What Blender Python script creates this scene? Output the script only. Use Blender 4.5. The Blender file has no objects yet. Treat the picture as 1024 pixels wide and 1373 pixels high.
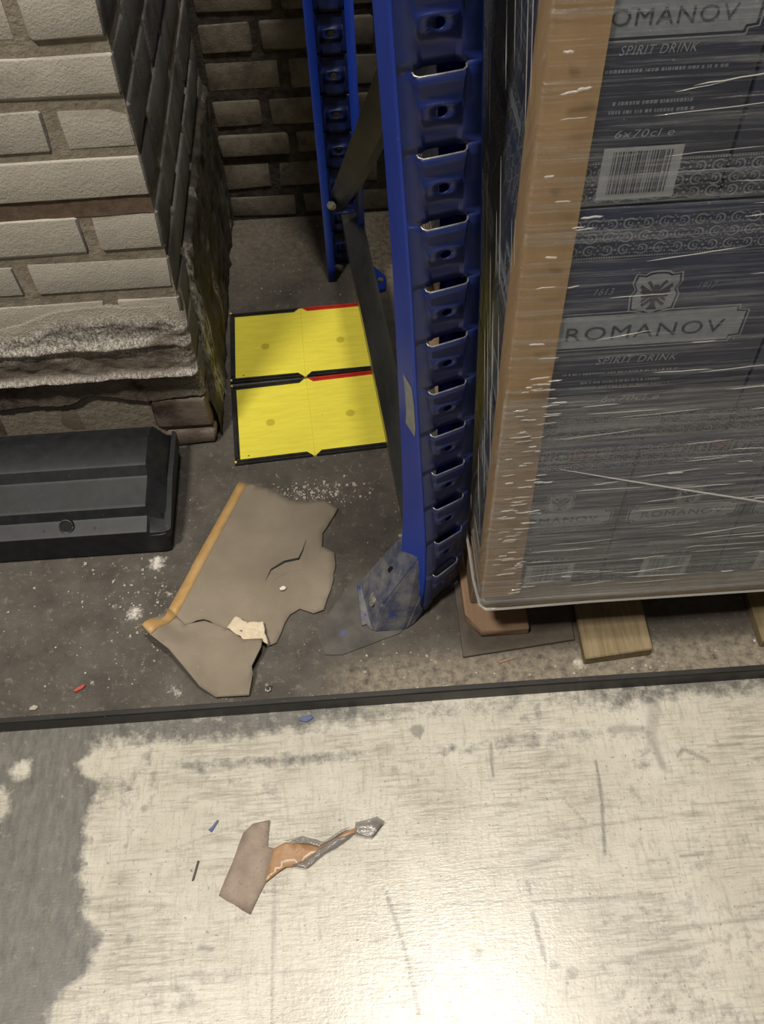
import bpy, bmesh, math, random
import numpy as np
from mathutils import Vector, Matrix
from mathutils.geometry import delaunay_2d_cdt
random.seed(7)
rng = np.random.default_rng(7)
scene = bpy.context.scene
C = scene.collection

# ------------------------------------------------------------------ camera
PITCH, ROLL, YAW, EYE, FPX = 0.9464, 0.0471, 0.0252, 1.25, 1240.4
fw = Vector((math.sin(YAW)*math.cos(PITCH), math.cos(YAW)*math.cos(PITCH), -math.sin(PITCH)))
r0 = Vector((math.cos(YAW), -math.sin(YAW), 0)); d0 = fw.cross(r0)
rt = r0*math.cos(ROLL) + d0*math.sin(ROLL); dn = d0*math.cos(ROLL) - r0*math.sin(ROLL)
cd = bpy.data.cameras.new('camera'); cam = bpy.data.objects.new('camera', cd); C.objects.link(cam)
cam.matrix_world = Matrix(((rt.x, -dn.x, -fw.x, 0), (rt.y, -dn.y, -fw.y, 0), (rt.z, -dn.z, -fw.z, EYE), (0, 0, 0, 1)))
cd.sensor_fit = 'VERTICAL'; cd.sensor_height = 24.0; cd.lens = FPX/1373*24.0
cd.clip_start = 0.02; cd.clip_end = 50
scene.camera = cam

# ------------------------------------------------------------------ light
world = bpy.data.worlds.new('world'); scene.world = world; world.use_nodes = True
bg = world.node_tree.nodes['Background']
bg.inputs[0].default_value = (1.0, 0.96, 0.92, 1); bg.inputs[1].default_value = 0.008

def area(name, loc, sx, sy, power, col=(1, .94, .84), aim=None):
    l = bpy.data.lights.new(name, 'AREA'); l.shape = 'RECTANGLE'; l.size = sx; l.size_y = sy
    l.energy = power; l.color = col
    o = bpy.data.objects.new(name, l); C.objects.link(o); o.location = loc
    d = Vector(aim if aim else (loc[0], loc[1], 0)) - Vector(loc)
    o.rotation_euler = d.to_track_quat('-Z', 'Y').to_euler()
    return o
area('aisle_and_fill_lamp', (0.32, 0.50, 4.6), 0.42, 0.42, 122)
area('aisle_and_fill_lamp', (-1.05, -0.3, 3.8), 0.5, 0.25, 112)
area('aisle_and_fill_lamp', (0.10, -2.4, 4.2), 1.2, 0.25, 10)  # weak fill added to brighten the right of the back wall
vs = scene.view_settings
vs.view_transform = 'Standard'; vs.look = 'None'; vs.exposure = 0.0; vs.gamma = 1.0; vs.use_curve_mapping = False

# ------------------------------------------------------------------ material helpers
class N:
    """tiny wrapper round a material node tree"""
    def __init__(s, name):
        s.m = bpy.data.materials.new(name); s.m.use_nodes = True
        s.t = s.m.node_tree; s.b = s.t.nodes['Principled BSDF']; s.out = s.t.nodes['Material Output']
        s.pos = s.add('ShaderNodeNewGeometry').outputs['Position']
    def add(s, typ, **kw):
        n = s.t.nodes.new(typ)
        for k, v in kw.items(): setattr(n, k, v)
        return n
    def set(s, sock, v):
        if isinstance(v, bpy.types.NodeSocket): s.t.links.new(v, sock)
        elif isinstance(v, (tuple, list)) and len(v) == 3 and sock.type == 'RGBA': sock.default_value = (*v, 1)
        else: sock.default_value = v
    def scale(s, vec, sc):
        n = s.add('ShaderNodeVectorMath', operation='MULTIPLY'); s.set(n.inputs[0], vec); n.inputs[1].default_value = sc
        return n.outputs[0]
    def noise(s, sc=(1, 1, 1), scale=10, detail=4, rough=.6, vec=None, dist=0):
        n = s.add('ShaderNodeTexNoise'); s.set(n.inputs['Vector'], s.scale(vec or s.pos, sc))
        n.inputs['Scale'].default_value = scale; n.inputs['Detail'].default_value = detail
        n.inputs['Roughness'].default_value = rough; n.inputs['Distortion'].default_value = dist
        return n.outputs['Fac']
    def ramp(s, v, a, b, lo=0., hi=1.):
        n = s.add('ShaderNodeMapRange'); n.clamp = True
        s.set(n.inputs[0], v)
        for i, q in enumerate((a, b, lo, hi)): n.inputs[i+1].default_value = q
        return n.outputs[0]
    def math(s, op, a, b=0., clamp=False):
        n = s.add('ShaderNodeMath', operation=op); n.use_clamp = clamp
        s.set(n.inputs[0], a); s.set(n.inputs[1], b); return n.outputs[0]
    def mix(s, f, a, b):
        n = s.add('ShaderNodeMix', data_type='RGBA'); s.set(n.inputs[0], f); s.set(n.inputs[6], a); s.set(n.inputs[7], b)
        return n.outputs[2]
    def bump(s, h, strength=.3, dist=.002):
        n = s.add('ShaderNodeBump'); s.set(n.inputs['Height'], h)
        n.inputs['Strength'].default_value = strength; n.inputs['Distance'].default_value = dist
        s.t.links.new(n.outputs[0], s.b.inputs['Normal']); return n.outputs[0]
    def attr(s, name):
        n = s.add('ShaderNodeAttribute'); n.attribute_name = name
        sp = s.add('ShaderNodeSeparateColor'); s.t.links.new(n.outputs['Color'], sp.inputs[0]); return sp.outputs
    def fin(s, col, rough=.6, metal=0., spec=.5):
        s.set(s.b.inputs['Base Color'], col); s.set(s.b.inputs['Roughness'], rough)
        s.set(s.b.inputs['Metallic'], metal); s.set(s.b.inputs['Specular IOR Level'], spec); return s.m

def plain(name, c1, c2, scale=40, sc=(1, 1, 1), rough=.6, metal=0., bump=.2, bdist=.001, lo=.35, hi=.65, spec=.5, fine=None):
    n = N(name); f = n.noise(sc, scale, 5)
    col = n.mix(n.ramp(f, lo, hi), c1, c2)
    if fine: col = n.mix(n.ramp(n.noise((1, 1, 1), fine[0], 3), fine[1], fine[2]), col, fine[3])
    n.bump(n.noise(sc, scale*2.5, 4), bump, bdist)
    return n.fin(col, rough, metal, spec)

MT = {}
def mats():
    M = MT
    # worn cream painted aisle floor
    n = N('aisle_floor_paint'); a = n.attr('wear_and_shade')
    k1 = n.ramp(n.noise((1, 1, 1), 7, 3), .38, .62); s1 = n.math('MULTIPLY', n.noise((1.2, 14, 1), 16, 6, .7, dist=.4), n.math('ADD', .72, n.math('MULTIPLY', k1, .3))); s2 = n.noise((15, 2.4, 1), 12, 6, .75, dist=.6); s3 = n.noise((1, 1, 1), 9, 6, .65)
    base = n.mix(n.ramp(s3, .3, .7), (.47, .435, .36), (.585, .55, .475))
    base = n.mix(n.math('MULTIPLY', n.ramp(s1, .42, .62), .85), base, (.28, .255, .20))
    base = n.mix(n.math('MULTIPLY', n.ramp(s2, .50, .70), .7), base, (.29, .265, .21))
    sp = n.noise((1, 1, 1), 170, 3, .6)
    base = n.mix(n.ramp(sp, .63, .72), base, (.20, .18, .15)); base = n.mix(n.math('MULTIPLY', n.ramp(n.noise((1, 1, 1), 45, 6, .8), .56, .70), .6), base, (.30, .275, .22))
    grey = n.mix(n.ramp(n.noise((3, 1, 1), 30, 6, .7), .3, .7), (.062, .058, .05), (.165, .155, .135)); grey = n.mix(n.ramp(n.noise((1, 1, 1), 60, 6, .8), .58, .72), grey, (.27, .25, .21))
    edge = n.math('ADD', a[0], n.math('MULTIPLY', n.math('SUBTRACT', n.noise((1, 1, 1), 55, 6, .75), .5), 1.0))
    col = n.mix(n.ramp(edge, .37, .66), base, grey)
    col = n.mix(n.math('MULTIPLY', a[1], .8), col, (.09, .085, .075))
    n.bump(n.math('ADD', n.noise((1, 6, 1), 60, 5), n.noise((1, 1, 1), 220, 3)), .16, .0012)
    M['aisle'] = n.fin(col, n.ramp(n.math('ADD', s3, edge), .4, 1.4, .25, .52), 0, .75)
    # dusty dark bay floor
    n = N('bay_floor_concrete'); a = n.attr('wear_and_shade')
    g = n.mix(n.ramp(n.noise((1, 1, 1), 14, 7, .7), .3, .7), (.050, .043, .036), (.115, .102, .086))
    g = n.mix(n.ramp(n.noise((1, 1, 1), 70, 5, .7), .56, .76), g, (.20, .18, .155))
    g = n.mix(n.ramp(n.noise((1, 1, 1), 260, 2, .5), .70, .76), g, (.45, .42, .38))
    e = n.math('ADD', a[0], n.math('MULTIPLY', n.math('SUBTRACT', n.noise((1, 1, 1), 120, 4, .7), .5), 1.3))
    g = n.mix(n.ramp(e, .45, .8), g, (.62, .58, .53))
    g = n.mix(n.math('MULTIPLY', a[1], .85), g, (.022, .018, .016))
    g = n.mix(n.math('MULTIPLY', a[2], n.ramp(n.noise((1, 1, 1), 90, 4, .7), .3, .6)), g, (.30, .255, .19))
    n.bump(n.math('ADD', n.noise((1, 1, 1), 50, 6, .7), n.noise((1, 1, 1), 300, 2)), .35, .002)
    M['bay'] = n.fin(g, .78, 0, .35)
    # white washed brick, front
    def brick(name, c1, c2, dirt, dl, dh, rough=.85):
        n = N(name)
        c = n.mix(n.ramp(n.noise((1, 1, 1), 22, 6, .65), .3, .7), c1, c2)
        c = n.mix(n.ramp(n.noise((1, 1, 1), 9, 7, .75), dl, dh), c, dirt)
        c = n.mix(n.ramp(n.noise((1, 1, 1), 130, 3, .6), .70, .78), c, dirt)
        n.bump(n.math('ADD', n.noise((1, 1, 1), 90, 6, .7), n.noise((1, 1, 1), 320, 2)), .45, .002)
        return n.fin(c, rough, 0, .25)
    M['brick_white'] = brick('whitewashed_brick', (.43, .395, .335), (.51, .47, .405), (.22, .19, .145), .56, .85)
    M['brick_side'] = brick('dark_side_brick', (.13, .125, .118), (.20, .19, .175), (.045, .04, .036), .48, .72)
    M['brick_back_shade'] = brick('soot_and_shade_brick', (.16, .138, .108), (.27, .235, .19), (.05, .04, .032), .44, .70)
    M['brick_back_lit'] = brick('lit_whitewashed_wall_brick', (.34, .31, .255), (.44, .40, .335), (.13, .11, .085), .50, .78)
    M['brick_low'] = brick('stained_plinth_brick', (.17, .135, .105), (.27, .22, .175), (.05, .03, .024), .45, .68)
    M['mortar'] = plain('dirty_mortar', (.25, .215, .165), (.35, .305, .24), 60, bump=.7, bdist=.003, rough=.9, spec=.2)
    M['mortar_brown'] = plain('exposed_brown_mortar', (.13, .088, .062), (.19, .135, .10), 60, bump=.5, bdist=.002, rough=.9, spec=.2)
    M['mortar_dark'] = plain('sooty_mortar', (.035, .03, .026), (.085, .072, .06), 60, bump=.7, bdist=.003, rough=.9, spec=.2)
    # salt crust
    n = N('salt_crust'); a = n.attr('wear_and_shade')
    c = n.mix(n.ramp(n.noise((1, 1, 1.8), 26, 7, .75), .35, .65), (.12, .092, .07), (.27, .235, .19))
    salt = n.math('MULTIPLY', a[0], n.ramp(n.noise((1.6, 1, 1), 170, 6, .85), .44, .58))
    c = n.mix(salt, c, (.80, .76, .70)); c = n.mix(a[1], c, (.40, .36, .295))
    c = n.mix(n.math('MULTIPLY', a[2], n.ramp(n.noise((1, 1, 1), 40, 5, .7), .4, .6)), c, (.06, .03, .025))
    n.bump(n.math('ADD', n.noise((1, 1, 1), 110, 6, .8), n.noise((1, 1, 1), 400, 3)), .9, .004)
    M['crust'] = n.fin(c, .75, 0, .4)
    n = N('damp_render'); a = n.attr('wear_and_shade')
    c = n.mix(n.ramp(n.noise((1, 1, .5), 24, 7, .75), .35, .65), (.022, .018, .014), (.085, .07, .054))
    c = n.mix(n.math('MULTIPLY', a[0], n.ramp(n.noise((1, 1, .35), 90, 5, .8), .42, .6)), c, (.62, .58, .5))
    n.bump(n.noise((1, 1, .6), 90, 6, .8), .9, .004)
    M['render'] = n.fin(c, .8, 0, .35)
    # rack paint with dust, blue darkened for grazing light on the face
    n = N('shaded_blue_rack_paint'); z = n.add('ShaderNodeSeparateXYZ'); n.t.links.new(n.pos, z.inputs[0])
    d = n.math('MULTIPLY', n.ramp(n.noise((1, 1, .6), 45, 6, .7), .3, .75), n.ramp(z.outputs[2], .85, .05, .25, .95))
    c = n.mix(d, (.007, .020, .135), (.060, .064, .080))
    c = n.mix(n.ramp(n.noise((1, 1, .3), 140, 4, .7), .70, .76), c, (.22, .22, .23))
    n.bump(n.noise((1, 1, 1), 200, 3), .1, .0006)
    M['blue'] = n.fin(c, .42, 0, .5)
    M['blue_side'] = plain('lit_blue_paint', (.010, .042, .37), (.016, .055, .42), 30, sc=(1, 1, .2), rough=.4, bump=.05, fine=(160, .72, .78, (.3, .31, .33)))  # brighter copy of the rack blue, light on the side walls painted in
    M['blue_rear'] = plain('shaded_rear_blue_paint', (.005, .012, .07), (.010, .022, .11), 30, rough=.5, bump=.05)  # darker copy of the rack blue, shade inside the rear post painted in
    M['dustyblue'] = plain('dust_caked_blue', (.05, .058, .105), (.17, .165, .165), 40, rough=.75, bump=.5, bdist=.002, fine=(30, .64, .72, (.02, .04, .18)))
    M['wornsteel'] = plain('bare_worn_steel', (.42, .42, .43), (.22, .22, .25), 90, rough=.38, metal=.7, bump=.1)
    M['galv'] = plain('galvanised_strut', (.20, .20, .185), (.10, .10, .095), 20, sc=(1, .25, .25), rough=.34, metal=.85, bump=.1)
    M['bolt'] = plain('zinc_bolt', (.50, .48, .44), (.25, .23, .2), 200, rough=.45, metal=.6, bump=.3)
    M['bare'] = plain('bare_primer_patch', (.36, .36, .33), (.28, .28, .26), 90, rough=.6, bump=.2)
    M['shim'] = plain('dirty_floor_plate', (.055, .050, .044), (.10, .092, .082), 30, rough=.7, bump=.4, fine=(45, .68, .73, (.05, .09, .30)))
    # panels
    n = N('yellow_panel'); tc = n.add('ShaderNodeTexCoord').outputs['Object']
    c = n.mix(n.ramp(n.noise((.4, 3, 1), 40, 5, .7, vec=tc), .35, .7), (.86, .76, .085), (.74, .65, .07))
    for cx in (-.072, .072):
        v = n.add('ShaderNodeVectorMath', operation='DISTANCE'); n.set(v.inputs[0], tc); v.inputs[1].default_value = (cx, -.005, .004)
        c = n.mix(n.ramp(v.outputs['Value'], .0085, .0075, 0, .55), c, (.36, .29, .02))
    c = n.mix(n.ramp(n.noise((1, 1, 1), 75, 2, .5, vec=tc), .765, .785), c, (.10, .07, .03))
    n.bump(n.noise((1, 1, 1), 25, 4, .6), .12, .002)
    M['yellow'] = n.fin(c, .28, 0, .5)
    M['blackrim'] = plain('black_plastic_rim', (.012, .012, .012), (.028, .027, .026), 80, rough=.42, bump=.1)
    M['red'] = plain('red_strip', (.42, .018, .012), (.52, .03, .018), 60, rough=.4, bump=.1)
    M['bait'] = plain('matt_black_plastic', (.008, .0085, .010), (.016, .017, .020), 55, rough=.55, bump=.12, bdist=.0006, fine=(220, .68, .76, (.07, .07, .07)))
    M['lockring'] = plain('scuffed_black_plastic', (.03, .03, .032), (.055, .055, .056), 90, rough=.4, bump=.1)
    M['hole'] = plain('dark_lock_recess', (.004, .004, .004), (.008, .008, .008), 50, rough=.6, bump=0)
    M['guard'] = plain('black_edging', (.010, .0095, .009), (.022, .021, .019), 35, sc=(.3, 1, 1), rough=.45, bump=.25, fine=(190, .66, .74, (.10, .09, .08)))
    # cardboard
    M['card'] = plain('dusty_cardboard', (.195, .162, .122), (.275, .232, .178), 9, rough=.9, bump=.15, lo=.3, hi=.7, spec=.15, fine=(210, .68, .76, (.42, .38, .32)))
    M['card_torn'] = plain('torn_corrugated_core', (.56, .47, .34), (.66, .57, .43), 60, rough=.95, bump=.5, spec=.1)
    M['tan'] = plain('tan_tape_strip', (.42, .25, .09), (.47, .30, .125), 40, rough=.5, bump=.1)
    M['scrap'] = plain('trodden_card', (.25, .195, .155), (.34, .275, .225), 30, rough=.85, bump=.2, spec=.2, fine=(260, .6, .7, (.2, .15, .12)))
    M['tape_card'] = plain('torn_tape_brown', (.33, .18, .09), (.42, .26, .145), 40, rough=.3, bump=.4)
    n = N('clear_tape'); M['cleartape'] = n.fin((.26, .235, .215), .12, 0, .8); n.b.inputs['Alpha'].default_value = .5
    n.bump(n.noise((1, 1, 1), 90, 4), .8, .003)
    M['guardboard'] = plain('kraft_corner_board', (.34, .215, .10), (.40, .258, .125), 50, sc=(1, 1, .3), rough=.6, bump=.1)
    M['pad'] = plain('greyed_kraft_board', (.20, .165, .12), (.26, .215, .16), 50, rough=.7, bump=.1)
    M['carton'] = plain('navy_printed_carton', (.009, .016, .046), (.014, .023, .062), 40, rough=.45, bump=.08)
    M['carton_edge'] = plain('carton_board_edge', (.20, .15, .10), (.26, .2, .14), 40, rough=.8)
    M['print'] = plain('pale_silver_print', (.19, .215, .25), (.25, .275, .31), 120, rough=.45, bump=0)
    M['print_dim'] = plain('dim_silver_print', (.12, .14, .17), (.20, .22, .255), 120, rough=.45, bump=0)
    M['ink'] = plain('navy_ink', (.02, .026, .045), (.03, .036, .06), 100, rough=.5, bump=0)
    M['label'] = plain('pale_barcode_label', (.27, .29, .31), (.33, .35, .37), 100, rough=.5, bump=0)
    M['redink'] = plain('faded_red_ink', (.22, .10, .09), (.26, .13, .11), 100, rough=.5, bump=0)
    def wood(name, c1, c2, ax):
        n = N(name); s = [9, 9, 9]; s[ax] = .7
        c = n.mix(n.ramp(n.noise(tuple(s), 14, 6, .7, dist=.4), .3, .7), c1, c2)
        n.bump(n.noise(tuple(s), 30, 5, .7), .4, .001); return n.fin(c, .8, 0, .25)
    M['wood_y'] = wood('pallet_board_wood', (.17, .125, .065), (.31, .245, .145), 1)
    M['wood_red'] = wood('reddish_pallet_wood', (.25, .155, .095), (.36, .24, .155), 1)
    M['wood_x'] = wood('pallet_deck_wood', (.20, .14, .085), (.32, .235, .15), 0)
    M['hardboard'] = plain('dark_hardboard', (.075, .058, .044), (.11, .088, .068), 40, rough=.7, bump=.3)
    M['crumb'] = plain('pale_crumbs', (.50, .46, .40), (.30, .25, .19), 60, rough=.9, bump=.3)
    M['white_chip'] = plain('white_paint_chip', (.72, .69, .63), (.60, .57, .52), 90, rough=.8)
    M['bluechip'] = plain('blue_paint_flake', (.05, .08, .22), (.10, .12, .22), 90, rough=.5)
    M['redchip'] = plain('red_scrap', (.45, .08, .06), (.35, .05, .04), 90, rough=.5)
    M['darkstick'] = plain('dark_splinter', (.06, .055, .05), (.1, .09, .08), 90, rough=.7)
    # stretch film: clear sheet, streaked where it is creased
    def film(name, sc, base, amp, lo, hi, bs, vecrot=0):
        n = N(name); v = n.pos
        if vecrot:
            mp = n.add('ShaderNodeMapping'); mp.inputs['Rotation'].default_value = (math.radians(vecrot), 0, 0)
            n.t.links.new(v, mp.inputs[0]); v = mp.outputs[0]
        f1 = n.noise(sc, 10, 7, .75, vec=v, dist=.3); f2 = n.noise(tuple(q*2.6 for q in sc), 10, 5, .7, vec=v)
        fac = n.math('ADD', n.ramp(f1, lo, hi, base, base+amp), n.ramp(f2, .55, .78, 0, amp*.8), True)
        n.bump(n.math('ADD', f1, n.math('MULTIPLY', f2, .6)), bs, .006)
        n.fin((.58, .585, .59), .14, 0, .8)
        tr = n.add('ShaderNodeBsdfTransparent'); mx = n.add('ShaderNodeMixShader')
        n.t.links.new(fac, mx.inputs[0]); n.t.links.new(tr.outputs[0], mx.inputs[1]); n.t.links.new(n.b.outputs[0], mx.inputs[2])
        n.t.links.new(mx.outputs[0], n.out.inputs['Surface']); return n.m
    M['film'] = film('stretch_film', (.42, .42, 19), .04, .50, .49, .70, .9)
    M['film2'] = film('stretch_film_overlap', (.5, .5, 20), .13, .42, .43, .68, .9)
    M['film_side'] = film('stretch_film_side', (1, .8, 15), .05, .30, .50, .72, .9, 62)
    n = N('film_crease'); n.fin((.60, .58, .55), .07, 0, 1.0); n.b.inputs['Alpha'].default_value = .40; M['crease'] = n.m
mats()

# ------------------------------------------------------------------ object helpers
def link(name, me, mat=None, parent=None, loc=None, rot=None):
    o = bpy.data.objects.new(name, me); C.objects.link(o)
    if mat is not None and me is not None and not me.materials: me.materials.append(MT[mat] if isinstance(mat, str) else mat)
    if parent: o.parent = parent
    if loc is not None: o.location = loc
    if rot is not None: o.rotation_euler = rot
    return o
def soft(o):
    me = o.data
    for p in me.polygons: p.use_smooth = True
    for e in me.attributes: pass
    if 'sharp_edge' in me.attributes: me.attributes.remove(me.attributes['sharp_edge'])
    o.modifiers.new('even_normals', 'WEIGHTED_NORMAL').weight = 80
    return o
def tag(o, label=None, cat=None, group=None, kind=None):
    for k, v in (('label', label), ('category', cat), ('group', group), ('kind', kind)):
        if v: o[k] = v
    return o
def thing(name, label, cat, loc=(0, 0, 0), group=None, rot=(0, 0, 0)):
    o = bpy.data.objects.new(name, None); C.objects.link(o); o.location = loc; o.rotation_euler = rot
    o.empty_display_size = .05
    return tag(o, label, cat, group)
def mesh(name, v, f, smooth=False):
    me = bpy.data.meshes.new(name); me.from_pydata([tuple(p) for p in v], [], [tuple(q) for q in f]); me.update()
    if smooth: me.polygons.foreach_set('use_smooth', [True]*len(me.polygons))
    return me
def bm_mesh(bm, name, angle=None):
    me = bpy.data.meshes.new(name); bm.to_mesh(me); bm.free()
    if angle is not None:
        me.polygons.foreach_set('use_smooth', [True]*len(me.polygons)); me.set_sharp_from_angle(angle=math.radians(angle))
    return me
def box_mesh(name, x0, x1, y0, y1, z0, z1, bevel=0., seg=1, jit=0., seed=0):
    bm = bmesh.new(); bmesh.ops.create_cube(bm, size=1)
    for v in bm.verts: v.co = Vector((x0+(v.co.x+.5)*(x1-x0), y0+(v.co.y+.5)*(y1-y0), z0+(v.co.z+.5)*(z1-z0)))
    if bevel: bmesh.ops.bevel(bm, geom=bm.edges[:], offset=bevel, segments=seg, affect='EDGES', profile=.6)
    if jit:
        r = random.Random(seed)
        for v in bm.verts: v.co += Vector([r.uniform(-jit, jit) for _ in range(3)])
    return bm_mesh(bm, name, 35 if bevel else None)
def prism_mesh(name, pts, z0, z1, bevel=0.):
    bm = bmesh.new(); a = [bm.verts.new((p[0], p[1], z0)) for p in pts]; b = [bm.verts.new((p[0], p[1], z1)) for p in pts]
    n = len(pts); bm.faces.new(a[::-1]); bm.faces.new(b)
    for i in range(n): bm.faces.new((a[i], a[(i+1) % n], b[(i+1) % n], b[i]))
    bmesh.ops.recalc_face_normals(bm, faces=bm.faces[:])
    if bevel: bmesh.ops.bevel(bm, geom=bm.edges[:], offset=bevel, segments=1, affect='EDGES')
    return bm_mesh(bm, name, 35)
def tube_data(pts, r, seg=6, v=None, f=None):
    v = [] if v is None else v; f = [] if f is None else f
    rr = r if isinstance(r, (list, tuple)) else [r]*len(pts); b0 = len(v)
    for i, p in enumerate(pts):
        p = Vector(p); t = (Vector(pts[min(i+1, len(pts)-1)]) - Vector(pts[max(i-1, 0)])).normalized()
        a = t.cross(Vector((0, 0, 1)) if abs(t.z) < .9 else Vector((1, 0, 0))).normalized(); b = t.cross(a)
        for k in range(seg):
            g = 2*math.pi*k/seg; v.append(p + a*math.cos(g)*rr[i] + b*math.sin(g)*rr[i])
    for i in range(len(pts)-1):
        for k in range(seg):
            f.append((b0+i*seg+k, b0+i*seg+(k+1) % seg, b0+(i+1)*seg+(k+1) % seg, b0+(i+1)*seg+k))
    f.append([b0+k for k in range(seg)][::-1]); f.append([b0+(len(pts)-1)*seg+k for k in range(seg)])
    return v, f
def vnoise(x, y, fx, fy, seed):
    r = np.random.default_rng(seed); g = r.random((64, 64))
    u = x*fx + 1000; w = y*fy + 1000; i = np.floor(u).astype(int); j = np.floor(w).astype(int)
    a = u-i; b = w-j; a = a*a*(3-2*a); b = b*b*(3-2*b)
    q = lambda m, n: g[m % 64, n % 64]
    return (q(i, j)*(1-a)+q(i+1, j)*a)*(1-b) + (q(i, j+1)*(1-a)+q(i+1, j+1)*a)*b
def fbm(x, y, fx, fy, seed, o=4):
    s = 0; t = 0
    for k in range(o): s = s + vnoise(x, y, fx*2**k, fy*2**k, seed+k)*.55**k; t += .55**k
    return s/t
def sm(x, a, b): t = np.clip((x-a)/(b-a), 0, 1); return t*t*(3-2*t)
def seg_d(X, Y, a, b):
    ax, ay = a; bx, by = b; t = np.clip(((X-ax)*(bx-ax)+(Y-ay)*(by-ay))/((bx-ax)**2+(by-ay)**2+1e-12), 0, 1)
    return np.hypot(X-ax-t*(bx-ax), Y-ay-t*(by-ay))
def grid_mesh(name, P, col=None, smooth=True):
    """P: (n,m,3) array, col: (n,m,3)"""
    n, m = P.shape[:2]; idx = np.arange(n*m).reshape(n, m)
    q = np.stack([idx[:-1, :-1], idx[1:, :-1], idx[1:, 1:], idx[:-1, 1:]], -1).reshape(-1, 4)
    me = bpy.data.meshes.new(name)
    me.vertices.add(n*m); me.vertices.foreach_set('co', P.astype(np.float32).ravel())
    me.loops.add(q.size); me.loops.foreach_set('vertex_index', q.astype(np.int32).ravel())
    me.polygons.add(len(q)); me.polygons.foreach_set('loop_start', np.arange(0, q.size, 4, dtype=np.int32))
    me.update(calc_edges=True); me.validate()
    if smooth: me.polygons.foreach_set('use_smooth', np.ones(len(q), bool))
    if col is not None:
        at = me.color_attributes.new('wear_and_shade', 'FLOAT_COLOR', 'POINT')
        at.data.foreach_set('color', np.concatenate([col, np.ones((n, m, 1))], -1).astype(np.float32).ravel())
    return me
def fine(lo, a, b, hi, step, coarse):
    return np.unique(np.round(np.concatenate([np.arange(lo, a, coarse), np.arange(a, b, step), np.arange(b, hi+coarse*.5, coarse)]), 5))

# ------------------------------------------------------------------ floors and edging
STRIP_Y0, STRIP_Y1, STRIP_Z = .557, .566, .028
xs = fine(-3.4, -.72, .72, 3.4, .003, .2); ys = np.append(fine(-3, .02, .548, .548, .003, .2)[:-1], STRIP_Y0+.002)
X, Y = np.meshgrid(xs, ys, indexing='ij')
edge = -.395 + .05*(fbm(Y, X, 16, 3, 11)-.5)*2 - .02*sm(Y, .30, .12)
w = sm(edge - X, -.03, .03)*.95
w = np.maximum(w, sm(Y + .04*(fbm(X, Y, 9, 9, 5)-.5), .490, .552)*(.68 - .25*sm(X, -.1, .1) + .25*sm(X, .2, .45)))
w *= 1 - .8*np.exp(-(((X+.535)/.022)**2 + ((Y-.45)/.028)**2))              # cream islands in the grey
w *= 1 - .7*np.exp(-(((X+.51)/.02)**2 + ((Y-.50)/.02)**2))
w = np.maximum(w, .56*np.exp(-((Y-.484)/.016)**2)*sm(fbm(X, Y, 9, 14, 21), .35, .65)*sm(X, -.33, -.28)*(1-sm(X, .05, .5)*.3))
w = np.maximum(w, .48*np.exp(-((Y-.492)/.013)**2)*sm(fbm(X, Y, 8, 20, 23), .35, .6)*sm(X, .08, .12)*(1-sm(X, .36, .40)))
w = np.maximum(w, .40*sm(fbm(X, Y, 3, 14, 31), .42, .72)*sm(X, .1, .3)); w = np.maximum(w, .44*sm(fbm(X, Y, 14, 5, 33), .40, .70)*sm(Y, .34, .46)); w = np.maximum(w, .38*sm(fbm(X, Y, 5, 16, 35), .5, .7)*sm(-X, .05, .2))
dk = np.zeros_like(X)
def stroke(pts, wd, s):
    global dk
    for a, b in zip(pts[:-1], pts[1:]):
        d = seg_d(X, Y, a, b) * (1 + .5*(vnoise(X, Y, 60, 60, 3)-.5))
        dk = np.maximum(dk, s*(1-sm(d, wd*.4, wd*1.3)))
for pts, wd, s in [
    ([(.291, .452), (.289, .40), (.278, .327)], .0026, .8), ([(-.01, .298), (.008, .233), (.02, .158)], .003, .8),
    ([(.173, .261), (.177, .23), (.18, .204)], .003, .8), ([(.149, .487), (.148, .46), (.147, .441)], .002, .8),
    ([(.057, .278), (.15, .278)], .002, .5), ([(.173, .274), (.33, .270)], .003, .45), ([(.375, .317), (.405, .318)], .002, .7),
    ([(.172, .299), (.174, .283)], .002, .7), ([(.17, .318), (.221, .328)], .002, .4), ([(-.154, .324), (-.156, .159)], .0022, .5),
    ([(-.473, .471), (-.47, .351)], .003, .65), ([(-.43, .42), (-.425, .18)], .003, .55), ([(-.50, .30), (-.47, .16)], .004, .5), ([(-.56, .36), (-.44, .35)], .003, .45), ([(-.36, .22), (-.10, .214)], .0018, .4), ([(-.30, .37), (-.12, .425)], .0015, .3), ([(.20, .36), (.42, .372)], .0016, .45), ([(.10, .40), (.24, .404)], .0016, .4), ([(.33, .23), (.50, .238)], .003, .4), ([(.235, .405), (.26, .37)], .002, .5), ([(-.403, .307), (-.281, .303)], .002, .4), ([(-.247, .25), (-.231, .247)], .003, .7),
    ([(.398, .548), (.378, .49), (.374, .470)], .011, .40), ([(.374, .475), (.382, .436)], .006, .55), ([(.405, .45), (.415, .46), (.445, .44)], .003, .6),
    ([(.32, .495), (.365, .493)], .006, .55), ([(.45, .46), (.50, .462)], .002, .55), ([(.43, .25), (.52, .262)], .002, .45), ([(.26, .20), (.40, .215)], .0025, .4)]:
    stroke(pts, wd, s)
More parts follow.
